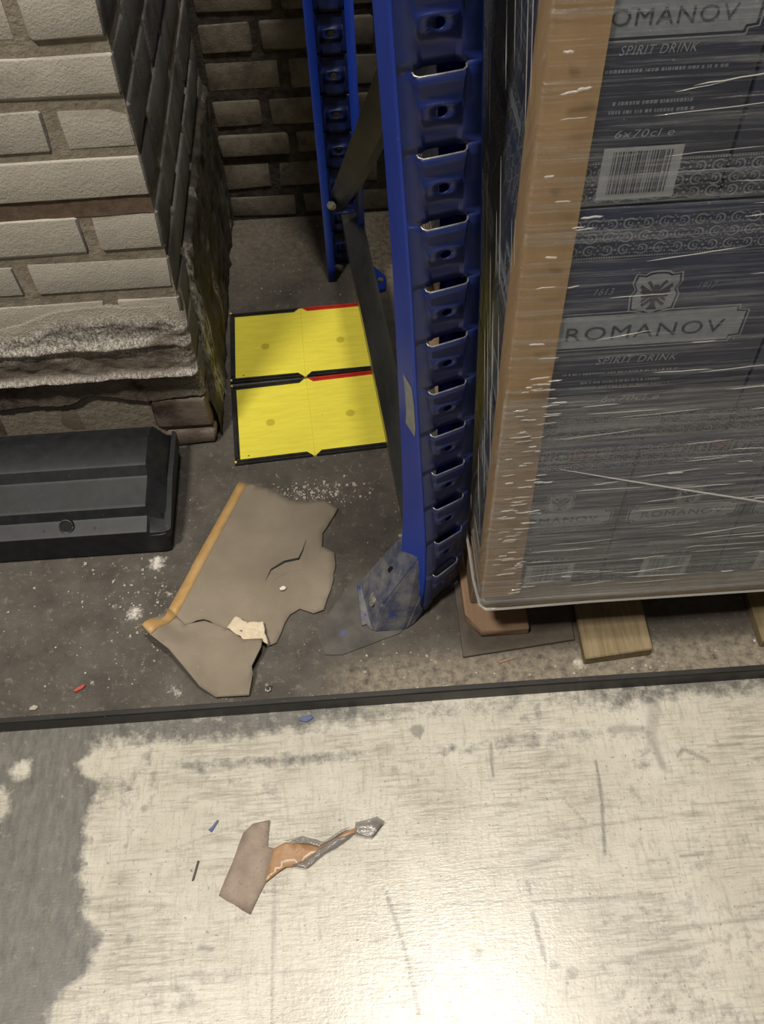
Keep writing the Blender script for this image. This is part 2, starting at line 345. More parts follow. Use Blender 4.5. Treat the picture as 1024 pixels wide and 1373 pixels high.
for sx, sy, r, s in [(.049, .514, .0105, .72), (-.335, .505, .007, .5), (-.255, .476, .006, .5), (.0, .49, .012, .35), (.012, .46, .006, .4), (-.355, .46, .004, .6), (-.332, .43, .005, .55),
                     (-.352, .382, .004, .5), (-.215, .46, .004, .5), (-.337, .265, .005, .5), (.10, .22, .005, .7), (.06, .155, .012, .4), (.19, .20, .006, .6), (.21, .19, .008, .5)]:
    d = np.hypot(X-sx, Y-sy)*(1+.35*(vnoise(X, Y, 110, 110, 9)-.5)); dk = np.maximum(dk, s*(1-sm(d, r*.8, r*1.1)))
sp = vnoise(X, Y, 90, 90, 77); dk = np.maximum(dk, .55*sm(sp, .965, .99))
P = np.stack([X, Y, np.zeros_like(X)], -1)
tag(link('floor', grid_mesh('floor', P, np.stack([w, dk, dk*0], -1)), 'aisle'), 'worn cream painted concrete aisle floor', 'floor', kind='structure')

ys = fine(STRIP_Y1-.002, STRIP_Y1, 1.1, 1.75, .004, .02); xs = fine(-3.4, -.68, .60, 3.4, .004, .2)
X, Y = np.meshgrid(xs, ys, indexing='ij')
dust = np.zeros_like(X)
for sx, sy, r, s in [(-.346, .829, .020, .8), (-.374, .739, .018, .75), (-.038, .705, .010, .95), (-.37, .80, .05, .3), (-.30, .60, .02, .55), (-.45, .60, .05, .35), (.295, .60, .012, .9), (-.50, .82, .06, .25), (-.33, .77, .03, .45)]:
    dust = np.maximum(dust, s*np.exp(-(((X-sx)/r)**2 + ((Y-sy)/r)**2)))
dark = .55*np.exp(-(((X+.04)/.07)**2 + ((Y-1.47)/.07)**2)) + .5*np.exp(-(((X-.10)/.05)**2 + ((Y-.74)/.04)**2)) + .4*np.exp(-(((X+.0)/.06)**2 + ((Y-.88)/.07)**2))  # soot patch at the rear post; front post's shadow painted into the floor
sand_and_light = sm(X, -.12, .0)*sm(Y, .66, .60)*.8 + .8*sm(Y, 1.40, 1.52)*sm(X, .0, .03) + .3*sm(Y, 1.40, 1.6)  # sand, and the lit floor right of the rear post painted paler
tag(link('floor_bay', grid_mesh('floor_bay', np.stack([X, Y, np.zeros_like(X)], -1), np.stack([dust, np.clip(dark, 0, 1), np.clip(sand_and_light, 0, 1)], -1)), 'bay'),
    'dark dusty concrete floor of the storage bay', 'floor', kind='structure')
# low black edging between the two floors: an angle bar, long flat top lip and upright face
bm = bmesh.new(); prof = [(STRIP_Y0, 0), (STRIP_Y0, STRIP_Z-.002), (STRIP_Y0+.0015, STRIP_Z), (STRIP_Y1-.001, STRIP_Z), (STRIP_Y1, STRIP_Z-.001), (STRIP_Y1, 0)]
sec = []
for x in np.linspace(-3.4, 3.4, 69):
    dz = .0006*math.sin(x*9); sec.append([bm.verts.new((x, p[0]+.0006*math.sin(x*5+1), p[1]+(dz if p[1] > 0 else 0))) for p in prof])
for a, b in zip(sec[:-1], sec[1:]):
    for i in range(len(prof)-1): bm.faces.new((a[i], b[i], b[i+1], a[i+1]))
bmesh.ops.recalc_face_normals(bm, faces=bm.faces[:])
tag(link('trim_1', bm_mesh(bm, 'edging', 30), 'guard'), 'low black edging strip between the cream floor and the dark bay', 'edging', kind='structure')

# ------------------------------------------------------------------ brickwork
def brick_mesh(x0, x1, y0, y1, z0, z1, bev, jit, seed, face, side=None):
    me = box_mesh('brick', x0, x1, y0, y1, z0, z1, bev, 1, jit, seed); me.materials.append(MT[face])
    if side:
        me.materials.append(MT[side])
        for p in me.polygons:
            if p.normal.x > .6: p.material_index = 1
    return me
PX, PY, WY = -.258, 1.08, 1.70                     # pillar edge, pillar front, rear wall plane
pil = tag(link('wall_left', box_mesh('core', -1.5, PX-.004, PY+.0032, WY+.2, 0, 2.6), 'mortar'), 'whitewashed brick pillar with crumbling salt-stained foot', 'pillar', kind='structure')
# the broad front leaves core visible as recessed mortar
courses = [(.128, .186), (.198, .262), (.272, .334), (.346, .406), (.416, .479), (.503, .564), (.573, .634), (.645, .702), (.714, .772)]
z = .784
while z < 1.5: courses.append((z, z+.060)); z += .0725
ST, HD = .212, .095
for k, (z0, z1) in enumerate(courses):
    x = PX
    pattern = ([HD, ST, ST, ST, ST] if k % 2 == 0 else [ST, ST, ST, ST])
    for i, L in enumerate(pattern):
        L2 = L*random.uniform(.975, 1.02)
        me = brick_mesh(-L2, 0, 0, .10, 0, z1-z0+random.uniform(-.002, .002), .0062, .0019, k*17+i, 'brick_white' if k > 1 else 'brick_low', 'brick_side')
        soft(link('brick', me, 'brick_white' if k > 1 else 'brick_low', pil, (x, PY+random.uniform(-.0015, .002), z0))); x -= L2+random.uniform(.009, .014)
# wide open joint shows brown mortar
bm = bmesh.new()
n = 60; vs_ = [[], []]
for i in range(n):
    x = PX-.004 - i*.9/n
    for j, zz in enumerate((.478, .504)): vs_[j].append(bm.verts.new((x, PY+.0022+random.uniform(-.0006, .0006), zz+random.uniform(-.001, .001))))
for i in range(n-1): bm.faces.new((vs_[0][i], vs_[1][i], vs_[1][i+1], vs_[0][i+1]))
link('mortar_joint', bm_mesh(bm, 'mortar_joint'), 'mortar_brown', pil)
# side of the pillar, darker bricks bonded with the front
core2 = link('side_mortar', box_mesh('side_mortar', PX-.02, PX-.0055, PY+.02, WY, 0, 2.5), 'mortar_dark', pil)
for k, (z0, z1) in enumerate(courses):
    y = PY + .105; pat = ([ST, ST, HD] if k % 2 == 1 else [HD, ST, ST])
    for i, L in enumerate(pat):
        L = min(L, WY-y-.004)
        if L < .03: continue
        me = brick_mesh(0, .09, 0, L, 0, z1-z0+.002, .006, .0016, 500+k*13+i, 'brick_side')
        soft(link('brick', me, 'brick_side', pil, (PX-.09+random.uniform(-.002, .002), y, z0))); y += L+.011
# plinth: broken bottom courses
for i, (x0, x1, z0, z1, y0) in enumerate([(-.352, PX, .045, .116, 1.074), (-.47, -.415, .050, .108, 1.092), (-.60, -.475, .045, .112, 1.084), (-.80, -.605, .046, .114, 1.08), (-1.02, -.81, .046, .114, 1.08),
                                          (-.345, PX+.002, .0, .036, 1.074), (-.56, -.355, .0, .038, 1.078), (-.78, -.57, 0, .038, 1.078), (-1.0, -.79, 0, .038, 1.078)]):
    soft(link('brick', brick_mesh(x0, x1, y0, PY+.1, z0, z1, .006, .003, 900+i, 'brick_low'), None, pil))
hole = link('plinth_recess', box_mesh('recess', -1.4, PX-.004, PY+.012, PY+.03, 0, .13), 'mortar_dark', pil)
# salt crust across the foot of the front
xs = np.arange(-.95, PX+.0005, .003); zs = np.arange(.112, .338, .0022)
X, Z = np.meshgrid(xs, zs, indexing='ij')
u = X-PX
top = .30 + .022*fbm(X, Z, 9, 0.01, 41, 3) - .03*sm(-u, .12, .32) - .02*sm(-u, .03, 0)
ins = sm(top-Z, -.012, .02)
bul = .010*ins + .012*ins*(fbm(X, Z, 26, 40, 51, 4)-.45) + .007*np.exp(-((Z-.245-.012*fbm(X, Z, 12, .01, 61, 2))/.007)**2)*ins
led = .188 + .006*(fbm(X, Z, 14, .01, 71, 3)-.5)
bul += .012*np.exp(-((Z-led)/.006)**2)
bul = np.where(Z < led-.004, np.minimum(bul, .003+.003*(fbm(X, Z, 40, 40, 81, 3)-.5)), bul)
bot = .118 + .012*(fbm(X, Z, 20, .01, 91, 3)-.5) + .014*np.exp(-((X+.435)/.035)**2)
bul = np.where(Z < bot, -.012, bul); bul = np.where(ins < .02, -.006, bul)
bul -= .02*sm(u, -.012, 0)*0
P = np.stack([X + .004*sm(u, -.01, 0), PY - .001 - bul + .012*sm(u, -.008, 0), Z], -1)
salt = np.clip(ins*(sm(Z, .215, .25)*.9*sm(fbm(X, Z, 14, 30, 101, 3), .35, .55) + np.exp(-((Z-led)/.006)**2)*.9 + .5*sm(X, PX-.05, PX)), 0, 1)
plainm = np.clip(1-ins, 0, 1)*sm(Z, .27, .29)
redm = np.clip(np.exp(-((X+.36)/.02)**2)*sm(.19-Z, 0, .02) + np.exp(-((X+.58)/.04)**2)*sm(.19-Z, 0, .02) + .8*sm(fbm(X, Z, 18, 30, 111, 3), .55, .7)*sm(.24-Z, 0, .02)*sm(Z, .195, .205), 0, 1)
cr = link('salt_crust', grid_mesh('salt_crust', P, np.stack([salt, plainm, redm], -1)), 'crust', pil); cr['label'] = 'white salt crust over the lowest bricks'
# damp render low on the pillar side
ys = np.arange(PY+.012, WY, .004); zs = np.arange(.0, .37, .004)
Yg, Z = np.meshgrid(ys, zs, indexing='ij'); v = Yg-PY
top = .10 + .24*sm(v, .02, .12) + .02*(fbm(Yg, Z, 14, .01, 131, 3)-.5) - .02*sm(v, .4, .6)
ins = sm(top-Z, 0, .012); out = .010*ins + .014*ins*(fbm(Yg, Z, 34, 22, 141, 4)-.5) - .008*(1-ins)
salt = np.clip(ins*(1.3*np.exp(-((v-.10-.05*(fbm(Z, Yg, 10, .01, 151, 3)-.5))/.03)**2) + .9*np.exp(-((v-.26)/.012)**2)*sm(fbm(Yg, Z, .1, 18, 161, 3), .45, .6) + .7*np.exp(-((Yg-WY+.05)/.02)**2)*sm(fbm(Yg, Z, .1, 15, 163, 3), .5, .6)), 0, 1)
link('damp_render', grid_mesh('damp_render', np.stack([PX+out-.002, Yg, Z], -1), np.stack([salt, salt*0, salt*0], -1)), 'render', pil)

wall = tag(link('wall_back', box_mesh('core', PX-.3, 3.2, WY+.004, WY+.22, 0, 2.6), 'mortar_dark'), 'sooty brick wall at the back of the bay, light and shade painted in', 'wall', kind='structure')
wc = [(.005, .062), (.074, .140), (.152, .203), (.215, .276), (.288, .352), (.364, .424)]
z = .436
while z < 1.2: wc.append((z, z+.062)); z += .0735
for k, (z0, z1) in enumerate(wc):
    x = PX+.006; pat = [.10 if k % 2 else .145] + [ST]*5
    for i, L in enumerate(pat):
        me = brick_mesh(0, L, 0, .09, 0, z1-z0, .007, .0018, 1500+k*11+i, 'brick_back_lit' if x+L*.5 > .06 else 'brick_back_shade')  # shaded left and lit right of the wall painted as darker and paler bricks
        soft(link('brick', me, 'brick_back_shade', wall, (x, WY+random.uniform(-.002, .003), z0))); x += L+.011

# ------------------------------------------------------------------ rack frame
frame = thing('rack_frame', 'blue pallet rack end frame with a buckled, twisted front post', 'rack frame', (.10, .735, 0))
FR = Vector(frame.location)
def sub(name, me, mat, parent, smooth=None):
    o = link(name, me, mat, parent); 
    if parent is frame: o.location = -FR
    return o
ZK = [3.2, 1.9, .8443, .7693, .6193, .4693, .3193, .2443, .1693, .0943, .03, 0.]
CXK = [.02, .032, .0825, .0865, .0945, .0995, .1050, .1075, .1090, .106, .100, .098]
CYK = [.735, .735, .735, .7352, .7340, .7345, .7355, .7360, .7325, .7265, .722, .72]
YWK = [10, 10.5, 12.1, 12.8, 15.5, 18.8, 22.9, 26, 31, 37, 42, 42]
def post_xf(z):
    q = lambda a: float(np.interp(-z, [-t for t in ZK], a))
    return q(CXK), q(CYK), math.radians(q(YWK))
def PT(u, d, z, kind='front'):
    """post local: u across, d depth into the post, z up"""
    if kind == 'front':
        cx, cy, a = post_xf(z)
        return (cx + u*math.cos(a) - d*math.sin(a), cy + u*math.sin(a) + d*math.cos(a), z)
    return (-.009 - u, 1.535 - d, z)
HW, DP = .0365, .052
def post_mesh(z_slots, zlo, zhi, kind, pitch=.075):
    V = []; F = []; mi = []
    def quad(a, b, c, d, m=0):
        i = len(V); V.extend([PT(*p, kind) for p in (a, b, c, d)]); F.append((i, i+1, i+2, i+3)); mi.append(m)
    ztop = sorted(z_slots, reverse=True)
    gap = .0045; lipo = .0062; ino = .0022; pw0, pw1 = .0238, .0185; hr = .0056; hz = .030
    spans = []
    for z in ztop: spans.append((z, z-pitch+gap))             # panel from lip down to the next slot
    def off(t): return -lipo + (lipo+ino)*min(1., t/.85)     # negative: proud of the face
    for (za, zb) in spans:
        if za > zhi: continue
        rows = 8; H = za-zb
        zc = za - hz
        for r in range(rows):
            t0, t1 = r/rows, (r+1)/rows; z0, z1 = za-H*t0, za-H*t1
            p0, p1 = pw0+(pw1-pw0)*t0, pw0+(pw1-pw0)*t1; o0, o1 = off(t0), off(t1)
            for s in (-1, 1):                                  # flat land and the sloping pocket side
                e0, e1 = p0-.0042, p1-.0042
                a = [(s*HW, 0, z0), (s*p0, 0, z0), (s*p1, 0, z1), (s*HW, 0, z1)]; quad(*(a if s < 0 else a[::-1]))
                a = [(s*p0, 0, z0), (s*e0, o0, z0), (s*e1, o1, z1), (s*p1, 0, z1)]; quad(*(a if s < 0 else a[::-1]))
            e0, e1 = p0-.0042, p1-.0042
            if r not in (3, 4): quad((-e0, o0, z0), (e0, o0, z0), (e1, o1, z1), (-e1, o1, z1))
        # ring of quads round the bolt hole, rows 3 and 4
        t0, t1 = 3/rows, 5/rows; z0, z1 = za-H*t0, za-H*t1; ns = 16
        zc = (z0+z1)/2
        ring = []; inn = []
        for k in range(ns):
            g = 2*math.pi*k/ns; cx, cz = math.cos(g), math.sin(g); sc_ = 1/max(abs(cx), abs(cz)); bx, bz = cx*sc_, cz*sc_
            zz = zc + bz*(z0-z1)/2; t = (za-zz)/H; pw = pw0+(pw1-pw0)*t-.0042
            ring.append((bx*pw, off(t), zz)); zi = zc+cz*hr; inn.append((cx*hr, off((za-zi)/H), zi))
        for k in range(ns): quad(inn[k], inn[(k+1) % ns], ring[(k+1) % ns], ring[k])
        # land beside the slot
        for s in (-1, 1):
            zt = zb; zn = zb-gap
            a = [(s*HW, 0, zt), (s*pw0, 0, zt), (s*pw0, 0, zn), (s*HW, 0, zn)]; quad(*(a if s < 0 else a[::-1]))
    ztp = max(z_slots)
    quad((-HW, 0, zhi), (HW, 0, zhi), (HW, 0, ztp+gap), (-HW, 0, ztp+gap))
    zbt = min(z_slots)-pitch
    if zbt > zlo: quad((-HW, 0, zbt), (HW, 0, zbt), (HW, 0, zlo), (-HW, 0, zlo))
    # side walls and the return lips at the back
    lv = np.arange(zlo, zhi+.03, .0375)
    for z0, z1 in zip(lv[:-1], lv[1:]):
        for s in (-1, 1):
            # chamfered front edge, side wall, rear return
            pr = [(s*HW, 0), (s*(HW+.003), .003), (s*(HW+.003), DP), (s*(HW-(.023 if kind == 'front' else .012)), DP)]
            for (a, b), mm in zip(zip(pr[:-1], pr[1:]), (1, 1, 1)):
                q = [(a[0], a[1], z0), (a[0], a[1], z1), (b[0], b[1], z1), (b[0], b[1], z0)]
                quad(*(q if s < 0 else q[::-1]), m=mm)
    me = mesh('post', V, F)
    bm = bmesh.new(); bm.from_mesh(me); bmesh.ops.remove_doubles(bm, verts=bm.verts[:], dist=.00005)
    mats_ = [f.material_index for f in bm.faces]
    bm.to_mesh(me); bm.free()
    me.materials.append(MT['blue'] if kind == 'front' else MT['blue_rear']); me.materials.append(MT['blue_side'])
    if len(me.polygons) == len(mi): me.polygons.foreach_set('material_index', mi)
    me.polygons.foreach_set('use_smooth', [True]*len(me.polygons)); me.set_sharp_from_angle(angle=math.radians(16))
    return me
zsl = [.8443 - .075*k for k in range(-30, 11)]
post = sub('front_post', post_mesh(zsl, .03, 3.1, 'front'), None, frame)
post.modifiers.new('thickness', 'SOLIDIFY').thickness = .0018
for z in zsl:
    if z > 1.5: continue
    pts = [PT(-.0238, -.0002, z+.0028), PT(-.0226, -.004, z+.0006), PT(-.0190, -.0066, z), PT(0, -.0068, z), PT(.0190, -.0066, z), PT(.0226, -.004, z+.0006), PT(.0238, -.0002, z+.0028)]
    v, f = tube_data(pts, .0011, 6); o = link('slot_lip', mesh('slot_lip', v, f, True), 'wornsteel', post)
# bare patch on the near left edge of the post
V = []; 
for z in (.475, .45, .43, .41, .39):
    for d in (.004, .030): V.append(PT(-HW-.0034, d if z not in (.475, .39) else d+.004, z))
bp = link('paint_scrape', mesh('paint_scrape', V, [(0, 1, 3, 2), (2, 3, 5, 4), (4, 5, 7, 6), (6, 7, 9, 8)]), 'bare', post); bp['label'] = 'bare grey scrape in the blue paint'
rz = [.436+.0715*k-.0715*6 for k in range(0, 42)]
rear = sub('rear_post', post_mesh(rz, 0.0, 3.0, 'rear', .0715), None, frame)
rear.modifiers.new('thickness', 'SOLIDIFY').thickness = .0018
# struts: bottom horizontal and the diagonal, C channels
def channel(name, a, b, w, d, mat, roll=0., flip=1, parent=frame):
    a = Vector(a); b = Vector(b); t = (b-a).normalized(); s = t.cross(Vector((0, 0, 1))).normalized(); n = s.cross(t)
    c_, s_ = math.cos(roll), math.sin(roll); s, n = s*c_+n*s_, n*c_-s*s_
    th = .002
    prof = [(-w/2, d), (-w/2, 0), (w/2, 0), (w/2, d), (w/2-th, d), (w/2-th, th), (-w/2+th, th), (-w/2+th, d)]
    V = []
    for k in range(9):
        p = a.lerp(b, k/8)
        for (q, r) in prof: V.append(p + s*q*1 + n*r*flip)
    F = []
    m = len(prof)
    for k in range(8):
        for i in range(m): F.append((k*m+i, k*m+(i+1) % m, (k+1)*m+(i+1) % m, (k+1)*m+i))
    F.append(tuple(range(m))); F.append(tuple(range(8*m, 9*m))[::-1])
    me = mesh(name, V, F); bm = bmesh.new(); bm.from_mesh(me); bmesh.ops.recalc_face_normals(bm, faces=bm.faces[:]); bm.to_mesh(me); bm.free()
    return sub(name, me, mat, parent)
channel('bottom_strut', (.078, .765, .095), (.006, 1.52, .135), .040, .028, 'galv', flip=-1)
channel('diagonal_strut', (.086, .795, .835), (.010, 1.49, .19), .048, .034, 'galv', roll=math.radians(40), flip=1)
def bolt(name, p, axis, r, h, parent):
    p = Vector(p); ax = Vector(axis).normalized(); a = ax.orthogonal().normalized(); b = ax.cross(a)
    bm = bmesh.new()
    def cyl(r_, h0, h1, n):
        lo = [bm.verts.new(p+ax*h0+(a*math.cos(2*math.pi*i/n)+b*math.sin(2*math.pi*i/n))*r_) for i in range(n)]
        hi = [bm.verts.new(p+ax*h1+(a*math.cos(2*math.pi*i/n)+b*math.sin(2*math.pi*i/n))*r_*.93) for i in range(n)]
        bm.faces.new(lo[::-1]); bm.faces.new(hi)
        for i in range(n): bm.faces.new((lo[i], lo[(i+1) % n], hi[(i+1) % n], hi[i]))
    cyl(r*1.5, 0, h*.15, 14); cyl(r, h*.15, h*.7, 6); cyl(r*.5, h*.7, h*1.2, 10)
    bmesh.ops.recalc_face_normals(bm, faces=bm.faces[:])
    return sub(name, bm_mesh(bm, name, 30), 'bolt', parent)
bolt('strut_bolt', (.056, .772, .118), (-1, -.25, .1), .0065, .012, frame)
bolt('strut_bolt', (-.030, 1.478, .185), (-.3, -1, .3), .006, .008, frame)
# bent foot of the front post
fv = dict(A=(-.004, .677, .004), B=(.044, .678, .002), B2=(.062, .690, .004), Cc=(.076, .712, .072), D=(.118, .742, .075), D2=(.104, .752, .0), R=(.070, .722, .135), E=(.052, .768, .125), E2=(.024, .768, .078),
          F=(-.018, .760, .012), G=(-.020, .700, .004), H=(.012, .692, .050))
ks = list(fv); ix = {k: i for i, k in enumerate(ks)}
faces = [('A', 'B', 'Cc', 'R', 'H'), ('B', 'B2', 'D', 'Cc'), ('Cc', 'D', 'R'), ('B2', 'D2', 'D'), ('A', 'H', 'F', 'G'), ('H', 'R', 'E', 'E2'), ('H', 'E2', 'F')]
me = mesh('foot', [fv[k] for k in ks], [[ix[k] for k in f] for f in faces])
bm = bmesh.new(); bm.from_mesh(me)
bmesh.ops.bevel(bm, geom=[e for e in bm.edges if len(e.link_faces) == 2], offset=.003, segments=2, affect='EDGES'); bmesh.ops.recalc_face_normals(bm, faces=bm.faces[:]); bm.to_mesh(me); bm.free()
foot = sub('foot_bracket', me, 'dustyblue', frame); foot['label'] = 'dust-caked blue foot bracket folded over on the floor'
foot.modifiers.new('thickness', 'SOLIDIFY').thickness = .002
fl = link('foot_flap', prism_mesh('foot_flap', [(-.026, .760), (.014, .772), (.010, .745), (-.006, .690), (-.022, .686)], .002, .006, .001), 'dustyblue', foot)
def pbolt(p, axis, r, h, parent):
    o = bolt('foot_bolt', p, axis, r, h, parent); return o
pbolt((.004, .716, .030), (-.6, -.75, .5), .0085, .014, foot)
v, f = tube_data([(.030, .7345, .083), (.028, .731, .0845)], .006, 10); link('bolt_hole', mesh('bolt_hole', v, f), 'hole', foot)
rf = sub('rear_foot', prism_mesh('rear_foot', [(.020, 1.525), (.040, 1.522), (.068, 1.482), (.066, 1.444), (.038, 1.437), (.018, 1.44)], .0, .010, .002), 'blue_side', frame)
v, f = tube_data([(.056, 1.462, .010), (.056, 1.462, .018)], .006, 6); link('foot_bolt', mesh('foot_bolt', v, f), 'bolt', rf)
tag(link('floor_plate', prism_mesh('floor_plate', [(-.092, .682), (-.079, .643), (-.053, .641), (.036, .671), (.055, .70), (.05, .76), (-.03, .775)], .0, .0022), 'shim'),
    'thin dirty steel plate under the bent rack foot', 'floor plate')

# ------------------------------------------------------------------ yellow folding panels
def panel(loc, rz, label, wl=.139, wr=.139, dp=.186):
    t = thing('folding_panel', label, 'folding panel', loc, 'yellow folding panels by the pillar', (0, 0, rz))
    h = dp/2; rim = .0095
    for s, wd in ((-1, wl), (1, wr)):
        a, b = (0, s*wd)
        x0, x1 = min(a, b), max(a, b)
        lift = .0035
        V = [(x0, -h+.0005, .004 if s > 0 else .0045), (x1, -h+.0005, .0045 if s > 0 else .004), (x1, h-.0005, .0045 if s > 0 else .004), (x0, h-.0005, .004 if s > 0 else .0045)]
        V2 = [(p[0], p[1], .0005) for p in V]
        me = mesh('panel_half', V+V2, [(0, 1, 2, 3), (7, 6, 5, 4), (0, 4, 5, 1), (1, 5, 6, 2), (2, 6, 7, 3), (3, 7, 4, 0)])
        link('panel_half', me, 'yellow', t)
        def bar(name, pts, mat):
            bm = bmesh.new(); lo = [bm.verts.new((p[0], p[1], 0)) for p in pts]; hi = [bm.verts.new((p[0], p[1], .0085)) for p in pts]
            n = len(pts); bm.faces.new(hi); bm.faces.new(lo[::-1])
            for i in range(n): bm.faces.new((lo[i], lo[(i+1) % n], hi[(i+1) % n], hi[i]))
            bmesh.ops.recalc_face_normals(bm, faces=bm.faces[:])
            bmesh.ops.bevel(bm, geom=[e for e in bm.edges if abs(e.verts[0].co.z-e.verts[1].co.z) < 1e-5 and e.verts[0].co.z > .004], offset=.003, segments=2, affect='EDGES')
            return link(name, bm_mesh(bm, name, 40), mat, t)
        n0 = .003*s; n1 = .013*s
        bar('rim_front', [(n0, -h), (s*wd, -h), (s*wd, -h+rim), (n1, -h+rim)], 'blackrim')
        ob = bar('rim_back', [(n0, h), (s*wd, h), (s*wd, h-rim), (n1, h-rim)], 'blackrim' if s < 0 else 'red')
        if s > 0: ob['label'] = 'red strip along half of the back edge'
        bar('rim_side', [(s*wd, -h+rim), (s*wd, h-rim), (s*(wd-rim), h-rim), (s*(wd-rim), -h+rim)], 'blackrim')
    v, f = tube_data([(0, -h+.002, .004), (0, h-.002, .004)], .0009, 6); link('fold_ridge', mesh('fold_ridge', v, f), 'yellow', t)
    # brass corner studs
    for p in ((-wl+.002, -h+.002), (-wl+.002, h-.002)):
        v, f = tube_data([(p[0], p[1], .007), (p[0], p[1], .0095)], .002, 8); link('corner_stud', mesh('corner_stud', v, f), 'yellow', t)
    return t
panel((-.1035, 1.3135, 0), math.radians(2.2), 'yellow folding panel with black rim, the one farther from the torn cardboard')
panel((-.0925, 1.1215, 0), math.radians(4.0), 'yellow folding panel with black rim, the one next to the torn cardboard')

# ------------------------------------------------------------------ black bait box
bait = thing('bait_box', 'black plastic bait box with stepped lid against the pillar', 'bait box', (-.50, .95, 0))
BO = Vector(bait.location)
lidp = [(1.052, .062), (1.052, .080), (1.045, .088), (1.014, .101), (1.008, .103), (.960, .100), (.955, .098), (.944, .084), (.940, .082), (.893, .078), (.888, .076), (.880, .062), (.876, .060), (.858, .056), (.854, .054), (.853, .044)]
def lofted(name, secs, prof_fn, mat, parent, cap=True):
    V = []; F = []; m = None
    for s in secs:
        pr = prof_fn(s); m = len(pr); V += [tuple(Vector((s[0], y, z))-BO) for y, z in pr]
    for k in range(len(secs)-1):
        for i in range(m-1): F.append((k*m+i, k*m+i+1, (k+1)*m+i+1, (k+1)*m+i))
    if cap: F.append(tuple(range(m))[::-1]); F.append(tuple(range((len(secs)-1)*m, len(secs)*m)))
    me = mesh(name, V, F); bm = bmesh.new(); bm.from_mesh(me); bmesh.ops.recalc_face_normals(bm, faces=bm.faces[:]); bm.to_mesh(me); bm.free()
    me.polygons.foreach_set('use_smooth', [True]*len(me.polygons)); me.set_sharp_from_angle(angle=math.radians(25))
    return link(name, me, mat, parent)
def lp(s):
    x, kx, zoff = s; yc = .952
    return [(yc+(y-yc)*kx, z if z < .05 else min(z, max(.047, z-zoff))) for y, z in lidp]
secs = [(-.700, .94, .055), (-.697, .97, .045), (-.676, .99, .004), (-.672, 1, 0), (-.352, 1, 0), (-.348, .995, .004), (-.327, .975, .030), (-.321, .955, .046)]
lid = lofted('lid', secs, lp, 'bait', bait)
def base(s):
    k, x = s[1], s[0]; yc = .952
    return [(yc+(y-yc)*k, z) for y, z in ((1.050, .062), (1.054, .0), (.850, .0), (.846, .004), (.850, .044), (.862, .047), (.95, .05))]
lofted('base', [(-.699, .93), (-.690, .97), (-.33, .97), (-.322, .94)], base, 'bait', bait)
# lid rim round the right end
lofted('end_rim', [(-.3235, 1.0), (-.318, .985), (-.3155, .95)], lambda s: [(.952+(y-.952)*s[1], z) for y, z in ((1.05, .040), (1.052, .066), (.95, .066), (.856, .050), (.852, .038))], 'bait', bait)
lk = Vector((-.478, .872, .0595)) - BO
nn = Vector((0, -.75, .66)); e1 = Vector((1, 0, 0)); e2 = nn.cross(e1)
rp = [lk+nn*.006+(e1*math.cos(2*math.pi*i/20)+e2*math.sin(2*math.pi*i/20))*.0105 for i in range(21)]
v, f = tube_data(rp, .0014, 6); link('lock_ring', mesh('lock_ring', v, f, True), 'lockring', lid)
v, f = tube_data([lk-nn*.004, lk+nn*.0055], .0105, 20)
link('lock_hole', mesh('lock_hole', v, f), 'hole', lid)
for x in (-.515, -.435):
    q = Vector((x, .866, .0578))-BO; v, f = tube_data([q, q+Vector((0, -.0004, .001))], .0025, 8); link('screw_hole', mesh('screw_hole', v, f), 'hole', lid)

# ------------------------------------------------------------------ torn cardboard
def sheet(name, outline, zf, mat, parent, step=.012, thick=.0028, z3=None):
    pts = [Vector((p[0], p[1])) for p in outline]; n = len(pts)
    xs_ = [p.x for p in pts]; ys_ = [p.y for p in pts]
    def inside(x, y):
        c = False
        for i in range(n):
            a, b = pts[i], pts[i-1]
            if (a.y > y) != (b.y > y) and x < (b.x-a.x)*(y-a.y)/(b.y-a.y)+a.x: c = not c
        return c
    extra = []
    y = min(ys_)+step*.5
    while y < max(ys_):
        x = min(xs_)+step*.5
        while x < max(xs_):
            if inside(x, y) and min((Vector((x, y))-p).length for p in pts) > step*.5: extra.append(Vector((x+random.uniform(-.002, .002), y+random.uniform(-.002, .002))))
            x += step
        y += step
    r = delaunay_2d_cdt(pts+extra, [], [list(range(n))], 1, 1e-6)
    V = [(p.x, p.y, zf(p.x, p.y)) for p in r[0]]
    me = mesh(name, V, r[2], True); bm = bmesh.new(); bm.from_mesh(me); bmesh.ops.recalc_face_normals(bm, faces=bm.faces[:])
    if sum(f.normal.z for f in bm.faces) < 0: bmesh.ops.reverse_faces(bm, faces=bm.faces[:])
    bm.to_mesh(me); bm.free()
    o = link(name, me, mat, parent)
    md = o.modifiers.new('thickness', 'SOLIDIFY'); md.thickness = thick; md.offset = 1
    return o
def refine(pts, step, jit, seed):
    r = random.Random(seed); out = []
    for a, b in zip(pts, pts[1:]+pts[:1]):
        a = Vector(a[:2]); b = Vector(b[:2]); k = max(1, int((b-a).length/step))
        for i in range(k):
            p = a.lerp(b, i/k); out.append((p.x+(r.uniform(-jit, jit) if i else 0), p.y+(r.uniform(-jit, jit) if i else 0)))
    return out
card = thing('torn_cardboard', 'large torn piece of brown cardboard with a tan strip along one edge', 'cardboard', (-.17, .8, 0))
cof = -Vector(card.location)
